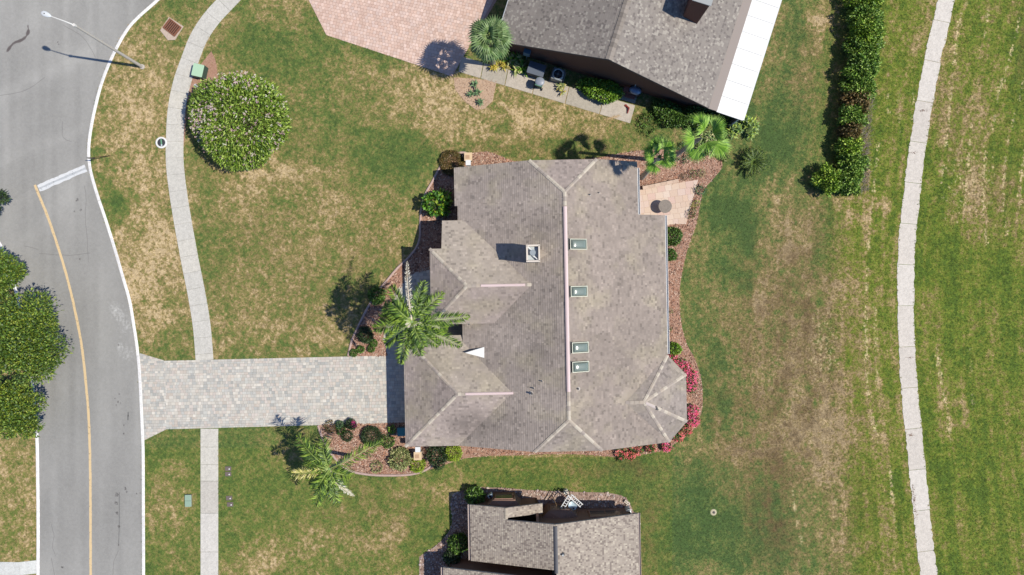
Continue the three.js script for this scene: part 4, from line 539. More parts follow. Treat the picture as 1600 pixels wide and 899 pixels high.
{ const b = P(306, 134.5), t = thingAt('round_cover', 'small white round cover next to green utility box', 'cover', b); part('ring', cyl(.17, .16, .06, 0, 0, 0, 20), mat(seen(226, 226, 230), .5), t); part('lid', cyl(.11, .1, .02, 0, .06, 0, 20), mat(seen(176, 178, 184), .5), t); part('knob', cyl(.04, .03, .03, 0, .08, 0, 10), mat(seen(226, 226, 230), .5), t); }
{ const b = P(252, 223), t = thingAt('manhole', 'black round manhole lid with green bar in white ring', 'manhole', b, .1); part('ring', new THREE.LatheGeometry([[.3, 0], [.3, .05], [.33, .062], [.41, .062], [.44, .04], [.44, 0]].map(p => new THREE.Vector2(...p)), 40), mat(seen(250, 250, 250), .8), t); part('lid', cyl(.3, .3, .045, 0, 0, 0, 36), mat(seen(62, 64, 72), .6), t); part('bar', box(.09, .03, .5, .02, .058, 0), mat(seen(120, 176, 140), .6), t); part('bar_tip', box(.1, .032, .14, .02, .059, .22), mat(seen(214, 226, 236), .5), t); }
for (const [x, y, lab] of [[356.5, 732.5, 'upper'], [356.5, 741, 'lower']]) meter(x, y, `dark meter box in the lawn, ${lab} one of the pair nearer the driveway`);
for (const [x, y, lab] of [[358, 778.5, 'upper'], [359.5, 788.5, 'lower']]) meter(x, y, `dark meter box, ${lab} one of the pair level with the green lid`);
function meter(x, y, label) { const t = thingAt('meter_box', label, 'meter box', P(x, y), .03, 'water meter boxes in the lawn'); part('collar', box(.46, .04, .33, 0, .02, 0), mat(seen(120, 108, 104), .9), t); part('lid', (() => { const s = new THREE.Shape(); s.absellipse(0, 0, .22, .155, 0, 6.2832); const g = new THREE.ExtrudeGeometry(s, { depth: .025, bevelEnabled: false, curveSegments: 20 }); g.rotateX(-Math.PI / 2); g.translate(0, .05, 0); return g; })(), mat(seen(92, 82, 88), .7), t); part('reader_cap', cyl(.055, .05, .02, .1, .075, .02, 12), mat(seen(244, 244, 244), .5), t); }
{ const t = lidBox('utility_box', 'flat pale green lid in the lawn beside the lower pavement', 'utility box', 295, 782, .5, .92, .12, .02, seen(160, 188, 170), seen(150, 140, 120)); part('seam', box(.46, .005, .012, 0, .182, 0), darkMetal, t); }
{ const b = P(1115, 801), t = thingAt('sprinkler_head', 'pale ringed sprinkler head in the back lawn', 'sprinkler', b); part('ring', new THREE.LatheGeometry([[.1, 0], [.1, .03], [.14, .04], [.22, .03], [.25, 0]].map(p => new THREE.Vector2(...p)), 24), mat(seen(206, 196, 168), .9), t); part('cap', cyl(.09, .08, .03, 0, 0, 0, 16), mat(seen(92, 84, 92), .6), t); part('nozzle', cyl(.03, .03, .05, 0, .03, 0, 10), darkMetal, t); }
{ const b = P(1039.5, 322.5, .72); b.y = 0; const t = thingAt('patio_table', 'round grey table on the small patio', 'table', b); part('tabletop', cyl(.5, .5, .045, 0, .69, 0, 44), concMat(seen(150, 140, 132)), t); part('pedestal', cyl(.16, .09, .69, 0, 0, 0, 16), mat(seen(120, 114, 108)), t); part('foot', cyl(.3, .28, .05, 0, .03, 0, 24), mat(seen(120, 114, 108)), t); }
{ const a = P(1003, 295), c = P(1059, 283.5), d = c.clone().sub(a), L = d.length(), t = thing('garden_bench', 'long low beige stone bench at the patio edge', 'bench', (a.x + c.x) / 2, 0, (a.z + c.z) / 2, -Math.atan2(d.z, d.x)); const n = 6, mm = [seen(226, 198, 178), seen(216, 188, 168)].map(x => concMat(x)); for (let k = 0; k < n; k++) part('cap_stone', box(L / n - .01, .06, .26, -L / 2 + (k + .5) * L / n, .35, 0), mm[k % 2], t); part('base_wall', box(L - .06, .3, .2, 0, .17, 0), concMat(seen(190, 160, 140)), t); }
for (const [px, py, lab, wy] of [[731.5, 245, 'upper', 9.2], [652.5, 713, 'lower', -10]]) { // tan stub walls with a white downspout head beside them
  const b = P(px, py, .8); b.y = 0; const t = thingAt('stucco_pier', `short tan stucco pier at the ${lab} front corner of the house`, 'pier', b, .02); part('shaft', box(.52, .76, .56, 0, .38, 0), stucco, t); part('cap_slab', box(.58, .06, .62, 0, .79, 0), mat(seen(236, 206, 170), .85), t); part('recess', box(.3, .02, .28, -.05, .822, .02), mat(seen(200, 164, 134), .9), t);
  const d = P(px, py + wy, 2.2); d.y = 0; const u = thingAt('downspout', `white downspout with box head by the ${lab} front corner`, 'downspout', d, .02); part('head_box', box(.36, .3, .38, 0, 2.05, 0), whiteMetal, u); part('pipe', box(.1, 1.95, .08, 0, .97, 0), whiteMetal, u);
}
{ const b = P(628, 675, .9); b.y = 0; const t = thingAt('rubbish_bin', 'teal wheeled bin in the shade of the garage wall', 'bin', b, .05); part('body', (() => { const g = new THREE.CylinderGeometry(.42, .34, .9, 4, 1); g.rotateY(Math.PI / 4); g.translate(0, .5, 0); return g; })(), mat(seen(40, 108, 116), .6), t); part('lid', box(.66, .06, .62, 0, .98, 0), mat(seen(60, 138, 146), .5), t); part('handle', box(.6, .04, .06, 0, .98, -.36), darkMetal, t); for (const s of [-1, 1]) part('wheel', (() => { const g = cyl(.1, .1, .06, 0, -.03, 0, 14); g.rotateZ(Math.PI / 2); g.translate(s * .32, .1, -.24); return g; })(), darkMetal, t); }
// beside the brown house
const nt = -17.5 * Math.PI / 180;
{ const b = P(838.5, 107, 1.0); b.y = 0.03; const t = thingAt('storage_chest', 'dark grey pitched top storage chest against the brown house', 'chest', b, nt); part('body', box(1.2, .85, .85, 0, .43, 0), mat(seen(74, 80, 92), .6), t); const s = new Soup(); s.quad([-.64, .86, .46], [.64, .86, .46], [.64, 1.1, .08], [-.64, 1.1, .08]); s.quad([-.64, .86, -.46], [.64, .86, -.46], [.64, 1.1, .08], [-.64, 1.1, .08]); s.tri([-.64, .86, -.46], [-.64, .86, .46], [-.64, 1.1, .08]); s.tri([.64, .86, -.46], [.64, .86, .46], [.64, 1.1, .08]); part('lid', s.build(), mat(seen(122, 130, 144), .5), t); part('handle', box(.2, .04, .04, 0, .78, .44), darkMetal, t); }
{ const b = P(843.5, 127.5, 1.0); b.y = 0.035; const t = thingAt('rubbish_bin', 'dark green wheeled bin with grey lid on the side walk', 'bin', b, nt); part('body', (() => { const g = new THREE.CylinderGeometry(.4, .32, .95, 4, 1); g.rotateY(Math.PI / 4); g.translate(0, .52, 0); return g; })(), mat(seen(34, 82, 70), .6), t); part('lid', (() => { const g = new THREE.SphereGeometry(1, 16, 8, 0, 6.2832, 0, 1.2); g.scale(.38, .16, .36); g.translate(0, .93, 0); return g; })(), mat(seen(150, 158, 176), .45), t); part('handle', box(.56, .04, .05, 0, 1.0, .33), mat(seen(90, 150, 130), .5), t); for (const s of [-1, 1]) part('wheel', (() => { const g = cyl(.1, .1, .06, 0, -.03, 0, 14); g.rotateZ(Math.PI / 2); g.translate(s * .3, .1, .26); return g; })(), darkMetal, t); }
{ const b = P(872, 116, .8); b.y = 0; const t = thingAt('air_conditioner', 'grey air conditioning unit with round fan beside the brown house', 'air conditioner', b, nt); part('pad', box(1.1, .08, 1.1, 0, .04, 0), concMat(seen(170, 160, 150)), t); part('cabinet', box(.86, .72, .86, 0, .44, 0), mat(seen(150, 156, 160), .5, { metalness: .3 }), t); part('top_rim', new THREE.LatheGeometry([[.33, .8], [.33, .88], [.4, .9], [.45, .84], [.45, .8]].map(p => new THREE.Vector2(...p)), 30), mat(seen(206, 214, 218), .35, { metalness: .4 }), t); part('fan_well', cyl(.33, .33, .02, 0, .805, 0, 30), mat(seen(26, 32, 40), .4), t); const fan = part('fan', cyl(.08, .08, .05, 0, .83, 0, 14), mat(seen(120, 128, 134), .4), t); for (let k = 0; k < 4; k++) { const bl = part('blade', box(.24, .01, .12, .18, .84, 0), mat(seen(84, 92, 100), .4, { metalness: .4 }), fan); bl.rotation.y = k * 1.57; } part('service_pipe', rod([.5, .1, -.4], [.56, .1, .5], .025), mat(seen(206, 190, 170), .5), t); }
{ const b = P(822, 86, 1.6), t = thing('meter_cabinet', 'blue grey meter cabinet on the brown wall above the chest', 'cabinet', b.x, 0, b.z, nt); part('cabinet', box(.5, .7, .3, 0, 1.4, -.25), mat(seen(92, 128, 150), .5), t); part('door', box(.4, .56, .02, 0, 1.4, -.09), mat(seen(116, 150, 170), .45), t); part('conduit', box(.05, 1.05, .05, 0, .52, -.22), mat(seen(140, 150, 156), .5), t); }
{ const b = P(993, 141, 1.0), t = thing('outdoor_cooker', 'pale blue hooded cooker standing by the brown wall', 'cooker', b.x, 0.03, b.z, nt); part('hood', (() => { const g = new THREE.SphereGeometry(1, 18, 8, 0, 6.2832, 0, 1.571); g.scale(.46, .28, .3); g.translate(0, .86, 0); return g; })(), mat(seen(150, 172, 204), .35, { metalness: .2 }), t); part('firebox', box(.86, .2, .52, 0, .76, 0), darkMetal, t); part('side_shelf', box(.4, .03, .42, -.64, .82, .1), mat(seen(150, 92, 80), .8), t); part('low_shelf', box(.8, .03, .4, -.2, .3, .28), mat(seen(150, 92, 80), .8), t); for (const [x, z] of [[-.38, -.2], [.38, -.2], [-.38, .2], [.38, .2]]) part('leg', box(.04, .67, .04, x, .33, z), darkMetal, t); part('chimney_pipe', rod([-.12, 1, -.2], [-.16, 1.7, -.42], .035), mat(seen(214, 220, 224), .4), t); }
{ const b = P(980, 171), t = thingAt('garden_hose_stand', 'small red standpipe lying on the side walk end', 'standpipe', b, .4); part('stem', rod([0, .05, -.3], [.12, .2, 0], .07, .06), mat(seen(176, 70, 62), .6), t); part('elbow', rod([.12, .2, 0], [-.12, .08, .3], .06, .04), mat(seen(158, 58, 54), .6), t); part('foot', cyl(.1, .1, .05, 0, .035, -.3, 12), mat(seen(150, 64, 56), .7), t); }
{ const b = P(957, 184), t = thingAt('palm_frond', 'dry straw coloured fallen frond at the side walk edge', 'frond', b, .25), s = new Soup(); for (let k = 0; k < 26; k++) { const x = -.5 + k * .04, sd = k % 2 ? 1 : -1, y = .05 + .02 * rnd(); s.tri([x, y, 0], [x + .05, y, 0], [x + .25 + rr(0, .1), .04, sd * rr(.08, .22)], mulc(seen(222, 190, 146), rr(.8, 1.15))); } part('leaflets', s.build(), vcm(), t); part('stalk', rod([-.7, .05, 0], [.5, .06, 0], .022, .01), mat(seen(214, 184, 140)), t); }
// beside the lower house
{ const c = P(895, 791.5, 1.3), t = thing('satellite_dish', 'round pale satellite dish standing beside the lower house', 'dish', c.x, 0, c.z, 0); const dish = part('dish', (() => { const p = []; for (let k = 0; k <= 10; k++) { const r = .29 * k / 10; p.push(new THREE.Vector2(r, r * r * .9)); } const g = new THREE.LatheGeometry(p, 28); g.scale(1.12, 1.12, 1.12); g.rotateX(-.4); g.translate(0, 1.2, 0); return g; })(), mat(seen(196, 220, 236), .4), t); part('feed_arm', rod([0, 1.2, .05], [.04, 1.42, .12], .02), darkMetal, t); part('receiver', box(.12, .08, .12, .04, 1.45, .12), darkMetal, t); part('mast', rod([0, 0, .05], [0, 1.2, .03], .04), mat(seen(150, 156, 160), .5), t); }
{ // television antenna: two arms of rails and cross bars in a V on one mast
  const hA = 1.35, ap = P(891, 775, hA), t = thing('tv_antenna', 'white V shaped antenna with barred arms lying beside the satellite dish', 'antenna', ap.x, 0, ap.z); part('mast', rod([0, 0, 0], [0, hA, 0], .035), mat(seen(150, 156, 160), .5), t);
  for (const [ex, ey] of [[876, 799], [909, 791]]) { const e = P(ex, ey, hA), d = [e.x - ap.x, e.z - ap.z], L = Math.hypot(...d), arm = new THREE.Group(); arm.name = 'arm'; t.add(arm); const n = [-d[1] / L * .13, d[0] / L * .13]; for (const s of [-1, 1]) part('rail', rod([n[0] * s, hA, n[1] * s], [d[0] + n[0] * s, hA, d[1] + n[1] * s], .04, .04, 6), whiteMetal, arm); for (let k = 0; k < 7; k++) { const q = (k + .5) / 7; part('bar', rod([d[0] * q + n[0] * 1.2, hA + .02, d[1] * q + n[1] * 1.2], [d[0] * q - n[0] * 1.2, hA + .02, d[1] * q - n[1] * 1.2], .025, .025, 6), whiteMetal, arm); } }
}
{ const b = P(884.5, 770.5, .5), t = thing('bucket', 'upturned white bucket in the stone bed', 'bucket', b.x, 0, b.z); part('pail', cyl(.2, .16, .42, 0, .02, 0, 24), mat(seen(240, 236, 222), .6), t); part('base_rim', new THREE.TorusGeometry(.155, .015, 6, 24).rotateX(Math.PI / 2).translate(0, .44, 0), mat(seen(226, 222, 208), .6), t); part('handle', new THREE.TorusGeometry(.19, .008, 6, 20, 3.14).rotateX(Math.PI).translate(0, .2, 0), darkMetal, t); }
{ const a = P(859.5, 766, .05), b = P(870, 791, 1.3), t = thing('garden_stake', 'long thin tan stake leaning against the lower house', 'stake', a.x, 0, a.z); part('shaft', rod([0, .02, 0], [b.x - a.x, 1.3, b.z - a.z], .03, .025), mat(seen(170, 140, 104), .9), t); part('tip', rod([0, 0, 0], [.04, .1, .06], .01, .03), darkMetal, t); }
{ const b = P(982.5, 801, 1.0), t = thing('water_softener', 'small pale round tank at the right corner of the lower house', 'tank', b.x, 0, b.z); part('tank', cyl(.2, .2, .95, 0, 0, 0, 22), mat(seen(196, 208, 214), .4), t); part('dome_lid', (() => { const g = new THREE.SphereGeometry(.21, 20, 8, 0, 6.2832, 0, 1.571); g.scale(1, .35, 1); g.translate(0, .95, 0); return g; })(), mat(seen(220, 228, 230), .35), t); part('valve', box(.14, .1, .2, .02, 1.03, -.06), mat(seen(80, 86, 92), .5), t); part('side_pipe', rod([.1, .1, -.3], [.1, 1.0, -.2], .03), whiteMetal, t); }
{ const b = P(980, 786, .2), t = thing('concrete_block', 'short white block lying in the stone bed corner', 'block', b.x, 0, b.z, -.6); part('block', box(.44, .2, .2, 0, .11, 0), mat(seen(236, 222, 206), .8), t); part('core', box(.14, .01, .1, .1, .213, 0), mat(seen(150, 140, 130)), t); part('core', box(.14, .01, .1, -.1, .213, 0), mat(seen(150, 140, 130)), t); }
{ const b = P(766, 774.5, 1.0), t = thing('electric_meter', 'blue grey box on a post in the shade beside the lower house', 'meter', b.x, 0, b.z, .5); part('case', box(.36, .5, .22, 0, .95, 0), mat(seen(150, 172, 190), .4), t); part('glass', cyl(.09, .09, .05, 0, 1.2, 0, 16), mat(seen(40, 44, 50), .2), t); part('post', box(.08, .72, .08, 0, .36, 0), mat(seen(120, 124, 130), .5), t); }

/* ------------------------------------------------------------------ plants */
const leafM = new THREE.MeshPhysicalMaterial({ color: 0xffffff, vertexColors: true, roughness: .55, side: THREE.DoubleSide });
const barkM = mat(seen(120, 104, 92), .95);
const gr = (r, g, b) => mulc(seen(r, g, b), 1.35);
function leaves(n, rx, ry, rz, size, cols, o = {}) {            // many small bent leaves through an uneven crown
  const s = new Soup(), off = rnd() * 100, aspect = o.aspect ?? .45, fill = o.fill ?? .55, lob = o.lobes ?? .25, cy = o.cy ?? ry;
  for (let k = 0; k < n; k++) {
    const a = rnd() * 6.2832, cz = o.full ? rr(-1, 1) : rr(-.35, 1), sr = Math.sqrt(1 - cz * cz), bulge = 1 - lob + lob * 2 * noise(Math.cos(a) * 2.2 + off, Math.sin(a) * 2.2 + cz * 2 + off), rad = (fill + (1 - fill) * Math.pow(rnd(), .35)) * bulge;
    const x = Math.cos(a) * sr * rx * rad, y = cy + cz * ry * rad, z = Math.sin(a) * sr * rz * rad; if (y < .03 && !o.full) continue;
    const L = size * rr(.6, 1.3), dir = new THREE.Vector3(Math.cos(a) * sr + rr(-.8, .8), cz * .5 + rr(-.5, .5), Math.sin(a) * sr + rr(-.8, .8)).normalize(), sd = new THREE.Vector3(rr(-1, 1), rr(-.4, .4), rr(-1, 1)).cross(dir).normalize().multiplyScalar(L * aspect * .5);
    const c = mulc(cols[Math.floor(rnd() * cols.length)], rr(.75, 1.25)), p = [x, y, z], m = [x + dir.x * L * .5, y + dir.y * L * .5 + L * .08, z + dir.z * L * .5], e = [x + dir.x * L, y + dir.y * L - L * .12, z + dir.z * L];
    s.tri(p, [m[0] + sd.x, m[1] + sd.y, m[2] + sd.z], [m[0] - sd.x, m[1] - sd.y, m[2] - sd.z], c); s.tri(e, [m[0] - sd.x, m[1] - sd.y, m[2] - sd.z], [m[0] + sd.x, m[1] + sd.y, m[2] + sd.z], c);
  }
  return s.build();
}
function petals(n, rx, ry, rz, size, cols, o = {}) { const s = new Soup(), cy = o.cy ?? ry, lo = o.lo ?? .05; for (let k = 0; k < n; k++) { const a = (o.a0 ?? 0) + rnd() * (o.da ?? 6.2832), cz = rr(lo, 1), sr = Math.sqrt(1 - cz * cz), q = rr(.9, 1.05), x = Math.cos(a) * sr * rx * q, y = cy + cz * ry * q, z = Math.sin(a) * sr * rz * q, m = o.per ?? 4, c = cols[Math.floor(rnd() * cols.length)]; for (let j = 0; j < m; j++) { const dx = rr(-1, 1) * size, dz = rr(-1, 1) * size, dy = rr(-.3, .6) * size, t = size * rr(.5, 1), b = rnd() * 6; s.tri([x + dx, y + dy, z + dz], [x + dx + t * Math.cos(b), y + dy + t * .35, z + dz + t * Math.sin(b)], [x + dx + t * Math.cos(b + 1.5), y + dy + t * .1, z + dz + t * Math.sin(b + 1.5)], mulc(c, rr(.85, 1.1))); } } return s.build(); }
const stems = (n, r, h, w = .02) => mergeGeometries(Array.from({ length: n }, (_, k) => { const a = k / n * 6.28 + rr(-.3, .3); return rod([Math.cos(a) * r * .15, 0, Math.sin(a) * r * .15], [Math.cos(a) * r * .6, h * .8, Math.sin(a) * r * .6], w, w * .4, 5); }));
const PAL = { hedge: [gr(146, 180, 54), gr(116, 154, 44), gr(170, 194, 74), gr(82, 114, 34)], hedge2: [gr(122, 158, 54), gr(98, 136, 44), gr(148, 176, 78), gr(70, 102, 34)], tree: [gr(86, 116, 38), gr(66, 94, 28), gr(108, 134, 48), gr(52, 76, 24), gr(132, 146, 46)], bright: [gr(120, 160, 40), gr(96, 140, 30), gr(142, 176, 56), gr(74, 116, 28)], mid: [gr(84, 120, 42), gr(66, 100, 34), gr(104, 138, 52), gr(54, 82, 30)], dark: [gr(52, 76, 38), gr(40, 62, 30), gr(68, 92, 48), gr(36, 52, 28)], blue: [gr(84, 116, 76), gr(66, 98, 62), gr(108, 138, 94)], lime: [gr(140, 168, 40), gr(120, 150, 34), gr(166, 186, 60)], grey: [gr(112, 108, 92), gr(92, 86, 74), gr(136, 130, 112)], pale: [gr(160, 164, 106), gr(136, 146, 88), gr(186, 182, 128), gr(110, 128, 72)], yellow: [gr(196, 176, 70), gr(168, 150, 52), gr(150, 150, 54)], brown: [gr(112, 92, 50), gr(96, 84, 40), gr(128, 104, 62), gr(86, 90, 44)] };
function shrub(label, px, py, rpx, h, pal, o = {}) {            // px,py: middle of the crown as surveyed at two thirds of its height
  const v = P(px, py, h * .6), r = rpx * (H - h * .6) / F, t = thing(o.name ?? 'shrub', label, o.cat ?? 'shrub', v.x, 0.01, v.z, o.turn ?? rnd() * 6, o.group);
  const rz = o.rz ? o.rz * (H - h * .6) / F : r, size = o.size ?? .14, area = r * rz * 3.14 + (r + rz) * h * 2;
  part('foliage', leaves(o.n ?? Math.round(clamp(area * 6 / (size * size * (o.aspect ?? .45)) * .9, 260, 16000)), r * .92, h * .55, rz * .92, size, Array.isArray(pal) ? pal : PAL[pal], { cy: h * .45, ...o }), leafM, t);
  part('stems', stems(5, r, h * .75), barkM, t);
  if (o.bloom) part('blossoms', petals(o.bloom[0], r, h * .56, rz, o.bloom[1], o.bloom[2], { cy: h * .46, ...(o.bo || {}) }), vcm(.8), t);
  return t;
}
const PINK = [gr(246, 90, 146), gr(236, 66, 122), gr(252, 132, 172), gr(232, 80, 110)], CORAL = [gr(238, 110, 112), gr(226, 90, 100), gr(242, 140, 134)], ROSE = [seen(236, 202, 208), seen(246, 224, 222), seen(224, 178, 190), seen(244, 236, 222)];

{ // the big flowering round bush on the front lawn
  const v = P(371, 183, 2.4), t = thingAt('flowering_bush', 'huge round bush with pale pink blossoms beside the pavement', 'bush', v.setY(0));
  part('foliage', leaves(23000, 3.45, 2.5, 3.4, .25, [gr(118, 148, 46), gr(94, 126, 34), gr(142, 168, 62), gr(70, 98, 26), gr(158, 178, 84)], { aspect: .34, fill: .5, lobes: .16, cy: 1.6 }), leafM, t);
  part('blossoms', petals(420, 3.45, 2.6, 3.4, .07, ROSE, { cy: 1.68, per: 7, lo: -.1 }), vcm(.8), t); part('blossoms', petals(70, 3.5, 2.5, 3.45, .07, ROSE, { cy: 1.62, per: 8, lo: -.1, a0: 2.4, da: 1.6 }), vcm(.8), t);
  part('trunk', mergeGeometries([0, 1, 2, 3, 4].map(k => tube([[0, 0, 0], [Math.cos(k * 1.26) * .5, .9, Math.sin(k * 1.26) * .5], [Math.cos(k * 1.26 + .3) * 1.7, 2.3, Math.sin(k * 1.26 + .3) * 1.7]], .12, .04, 10, 7))), barkM, t);
  struct('planting_bed', prism(G(smooth([[330, 80], [338, 100], [336, 140], [296, 150], [290, 200], [287, 230], [288, 150], [300, 120], [330, 80]], 3)), -.05, .018), mulchM, 'narrow mulch strip under the flowering bush');
}
function tree(label, px, py, rpx, h, pal, n, o = {}) {          // broad-leaved tree: trunk, limbs, leaves in clumps; the crown may reach out from its foot
  const v = P(px, py, h * .7), r = rpx * (H - h * .7) / F, f = P(...o.foot), t = thing('tree', label, 'tree', f.x, 0, f.z, 0, o.group), limbs = [], gs = [], cl = o.clumps ?? 16, ox = v.x - f.x, oz = v.z - f.z;
  for (let k = 0; k < cl; k++) { const a = k * 2.4 + rr(-.3, .3), d = Math.sqrt((k + .5) / cl) * .78, cx = ox + Math.cos(a) * r * d, cz = oz + Math.sin(a) * r * d, cy = h * (.82 - .3 * d * d + rr(-.06, .06)), g = leaves(Math.round(n / cl), r * .36, h * .13, r * .36, o.size ?? .2, PAL[pal], { aspect: .5, fill: .25, lobes: .35, cy: 0.001, full: true }); const p = g.attributes.position; g.translate(cx, cy, cz); gs.push(g); limbs.push(tube([[ox * .2, h * .38, oz * .2], [cx * .6, h * .6, cz * .6], [cx, cy, cz]], .07, .02, 8, 6)); }
  part('crown', mergeGeometries(gs), leafM, t); const tr = part('trunk', tube([[0, 0, 0], [ox * .05, h * .2, oz * .05], [ox * .22, h * .42, oz * .22]], .2, .11, 10, 10), barkM, t); part('limbs', mergeGeometries(limbs), barkM, tr); return t;
}
const ST = { group: 'trees left of the street' };
tree('rounded green street tree overhanging the left road edge, largest of the row', 38, 528, 70, 5.6, 'tree', 21000, { ...ST, clumps: 26, foot: [34, 556] });
tree('green street tree cut by the left edge above the largest tree', -2, 430, 36, 4.6, 'tree', 9000, { ...ST, foot: [2, 440] });
tree('low green street tree below the largest tree at the left edge', 22, 642, 46, 4, 'tree', 11000, { ...ST, clumps: 18, foot: [28, 656] });
tree('small dark tree tip at the left edge near the yellow line end', -16, 314, 24, 4, 'dark', 3500, { ...ST, clumps: 8, foot: [-30, 350] });
tree('green tree mostly outside the left edge beside the largest tree', -48, 580, 52, 5, 'tree', 9000, { ...ST, foot: [-30, 590] });

function feather(len, droop, o = {}) {                          // a pinnate frond along +x from the origin
  const s = new Soup(), n = o.n ?? 34, cols = o.cols ?? [gr(88, 118, 30), gr(66, 96, 24), gr(112, 142, 40), gr(46, 72, 20), gr(138, 162, 56)], up = o.up ?? .5, curve = (t) => [len * (t - .12 * droop * t * t), len * (up * t - (up + droop) * t * t * .62), 0];
  const rach = curve, lw = o.leaf ?? .5; let pr;
  for (let k = 0; k <= 14; k++) { const t = k / 14, p = rach(t), w = .035 * (1 - t * .8); const q = [[p[0], p[1] + .012, -w], [p[0], p[1] + .012, w]]; if (pr) s.quad(pr[0], pr[1], q[1], q[0], o.rib ?? gr(128, 150, 70)); pr = q; }
  for (let k = 0; k < n; k++) for (const sd of [-1, 1]) for (let j = 0; j < (o.plume === true ? 3 : o.plume ?? 1); j++) {
    const t = .14 + .86 * (k + rnd() * .6) / n, p = rach(t), q = rach(Math.min(1, t + .02)), L = lw * Math.sin(Math.PI * clamp(t * .92 + .08)) ** .6 * rr(.6, 1.15), fw = .4 + .4 * t + rr(-.15, .2), tilt = o.plume ? rr(-1.1, .9) : rr(-.4, .3), c = mulc(cols[Math.floor(rnd() * cols.length)], rr(.8, 1.2)), w = o.lw ?? .034;
    const mid = [p[0] + L * .5 * fw, p[1] + L * .5 * tilt + .04, sd * L * .45], end = [p[0] + L * fw * 1.05, p[1] + L * (tilt - .5 * (o.sag ?? .7)), sd * L * .85];
    s.tri(p, [mid[0] - w, mid[1], mid[2]], [mid[0] + w, mid[1], mid[2]], c); s.tri(end, [mid[0] + w, mid[1], mid[2]], [mid[0] - w, mid[1], mid[2]], c);
  }
  return s.build();
}
const DEADC = [gr(216, 206, 188), gr(196, 184, 164), gr(232, 226, 212)], YELC = [gr(206, 198, 112), gr(178, 178, 88), gr(226, 214, 150)];
function featherPalm(label, base, crown, fronds, o = {}) {
  const t = thingAt('palm_tree', label, 'palm tree', base), c = [crown.x - base.x, crown.y, crown.z - base.z]; part('trunk', tube([[0, -.05, 0], [c[0] * .3, c[1] * .4, c[2] * .3], [c[0] * .8, c[1] * .8, c[2] * .8], c], o.r0 ?? .2, o.r1 ?? .12, 26, 12), mat(seen(150, 138, 126), .95), t);
  part('crownshaft', rod([c[0], c[1] - .9, c[2]], [c[0], c[1] + .1, c[2]], .13, .08, 12), mat(gr(120, 148, 92), .6), t);
  for (const [azx, azy, len, droop, up, kind] of fronds) { const f = part('frond', feather(len, droop, { up, ...(kind === 'dead' ? { cols: DEADC, rib: gr(226, 212, 186), leaf: .34, n: 34, lw: .03, sag: 1.1 } : kind === 'yellow' ? { cols: YELC, leaf: .55, n: 36, plume: o.plume } : { leaf: o.leaf, n: o.n, plume: o.plume }) }), leafM, t); f.position.set(...c); f.rotation.y = -Math.atan2(azy, azx); if (kind === 'dead') f.userData.label = 'dry grey dead frond'; if (kind === 'yellow') f.userData.label = 'yellowing frond'; }
  return t;
}
{ // bushy palm before the entry and the one on the lower lawn
  const cr = P(644, 503, 8.2); featherPalm('bushy feather palm leaning over the front entry and garage roof', P(668, 496), cr, [[1, -.08, 4.0, .7, .35], [1, .55, 3.9, .8, .25], [.25, -1, 3.0, .7, .4], [-.6, -.9, 3.1, .8, .35], [-1, -.1, 2.6, 1, .3], [-.7, .55, 2.9, 1, .3], [-.35, 1, 3.4, .9, .3], [.15, 1, 2.7, 1.1, .4], [.7, -.7, 3.0, .9, .5], [-.1, -1, 4.2, .5, .5, 'dead'], [.75, .75, 2.6, 1, .7], [-.95, -.5, 2.5, 1, .7], [.2, .4, 2.0, .8, 1.2], [-.3, -.3, 2.0, .7, 1.3], [.95, .2, 2.6, 1.1, .6], [-.85, .15, 3.0, .8, .5], [-.1, .9, 2.2, 1.3, .6], [.5, -.9, 2.2, 1.2, .6], [-.8, -.2, 2.0, 1.3, .9]], { plume: true, leaf: .62, n: 30 });
  const c2 = P(515, 733, 5.0); featherPalm('thin feather palm with dry yellow fronds on the lower lawn', P(547, 712), c2, [[1, -.52, 4.3, .5, .45], [-1, .18, 3.2, .7, .4, 'yellow'], [-.45, 1, 3.5, .8, .35], [.12, 1, 3.0, .8, .35], [.62, 1, 3.0, .9, .3, 'dead'], [-.85, -.8, 3.6, .6, .5], [-.9, .6, 2.4, 1, .4], [.7, .3, 1.7, 1, .7], [-.2, -.8, 2.4, .7, .8], [-.3, .5, 1.8, .8, 1.1], [-.6, .75, 2.6, 1.1, .5], [-.15, 1, 2.6, 1.2, .6], [.45, .95, 2.0, 1.2, .7], [-.9, -.3, 2.2, 1, .6], [-.7, 1, 2.2, 1.2, .8]], { r0: .16, r1: .1, leaf: .66, n: 32, plume: 2 });
}
function fan(R, o = {}) {                                       // a fan leaf: stalk, then pleated blades with split tips
  const s = new Soup(), n = o.n ?? 22, span = o.span ?? 4.6, st = o.stalk ?? .6, cols = o.cols ?? [gr(132, 172, 60), gr(108, 152, 46), gr(150, 186, 80), gr(84, 124, 40)];
  s.quad([0, 0, -.02], [st * R, .1, -.015], [st * R, .1, .015], [0, 0, .02], gr(150, 168, 92));
  for (let k = 0; k < n; k++) { const a = (k / (n - 1) - .5) * span, L = R * (.75 + .25 * Math.cos(a * .6)) * rr(.9, 1.06), x0 = st * R, w = R * span / n * (o.wide ?? .34), dx = Math.cos(a), dz = Math.sin(a), c = mulc(cols[Math.floor(rnd() * cols.length)], rr(.8, 1.2)), dr = o.droop ?? .35; const m = [x0 + dx * L * .62, .1 + .03 - L * dr * .25, dz * L * .62], e = [x0 + dx * L, .1 - L * dr * rr(.7, 1.1), dz * L]; const l = [m[0] - dz * w, m[1] - .035, m[2] + dx * w], r = [m[0] + dz * w, m[1] - .035, m[2] - dx * w]; s.tri([x0, .1, 0], l, m, c); s.tri([x0, .1, 0], m, r, c); s.tri(e, m, l, c); s.tri(e, r, m, c); }
  return s.build();
}
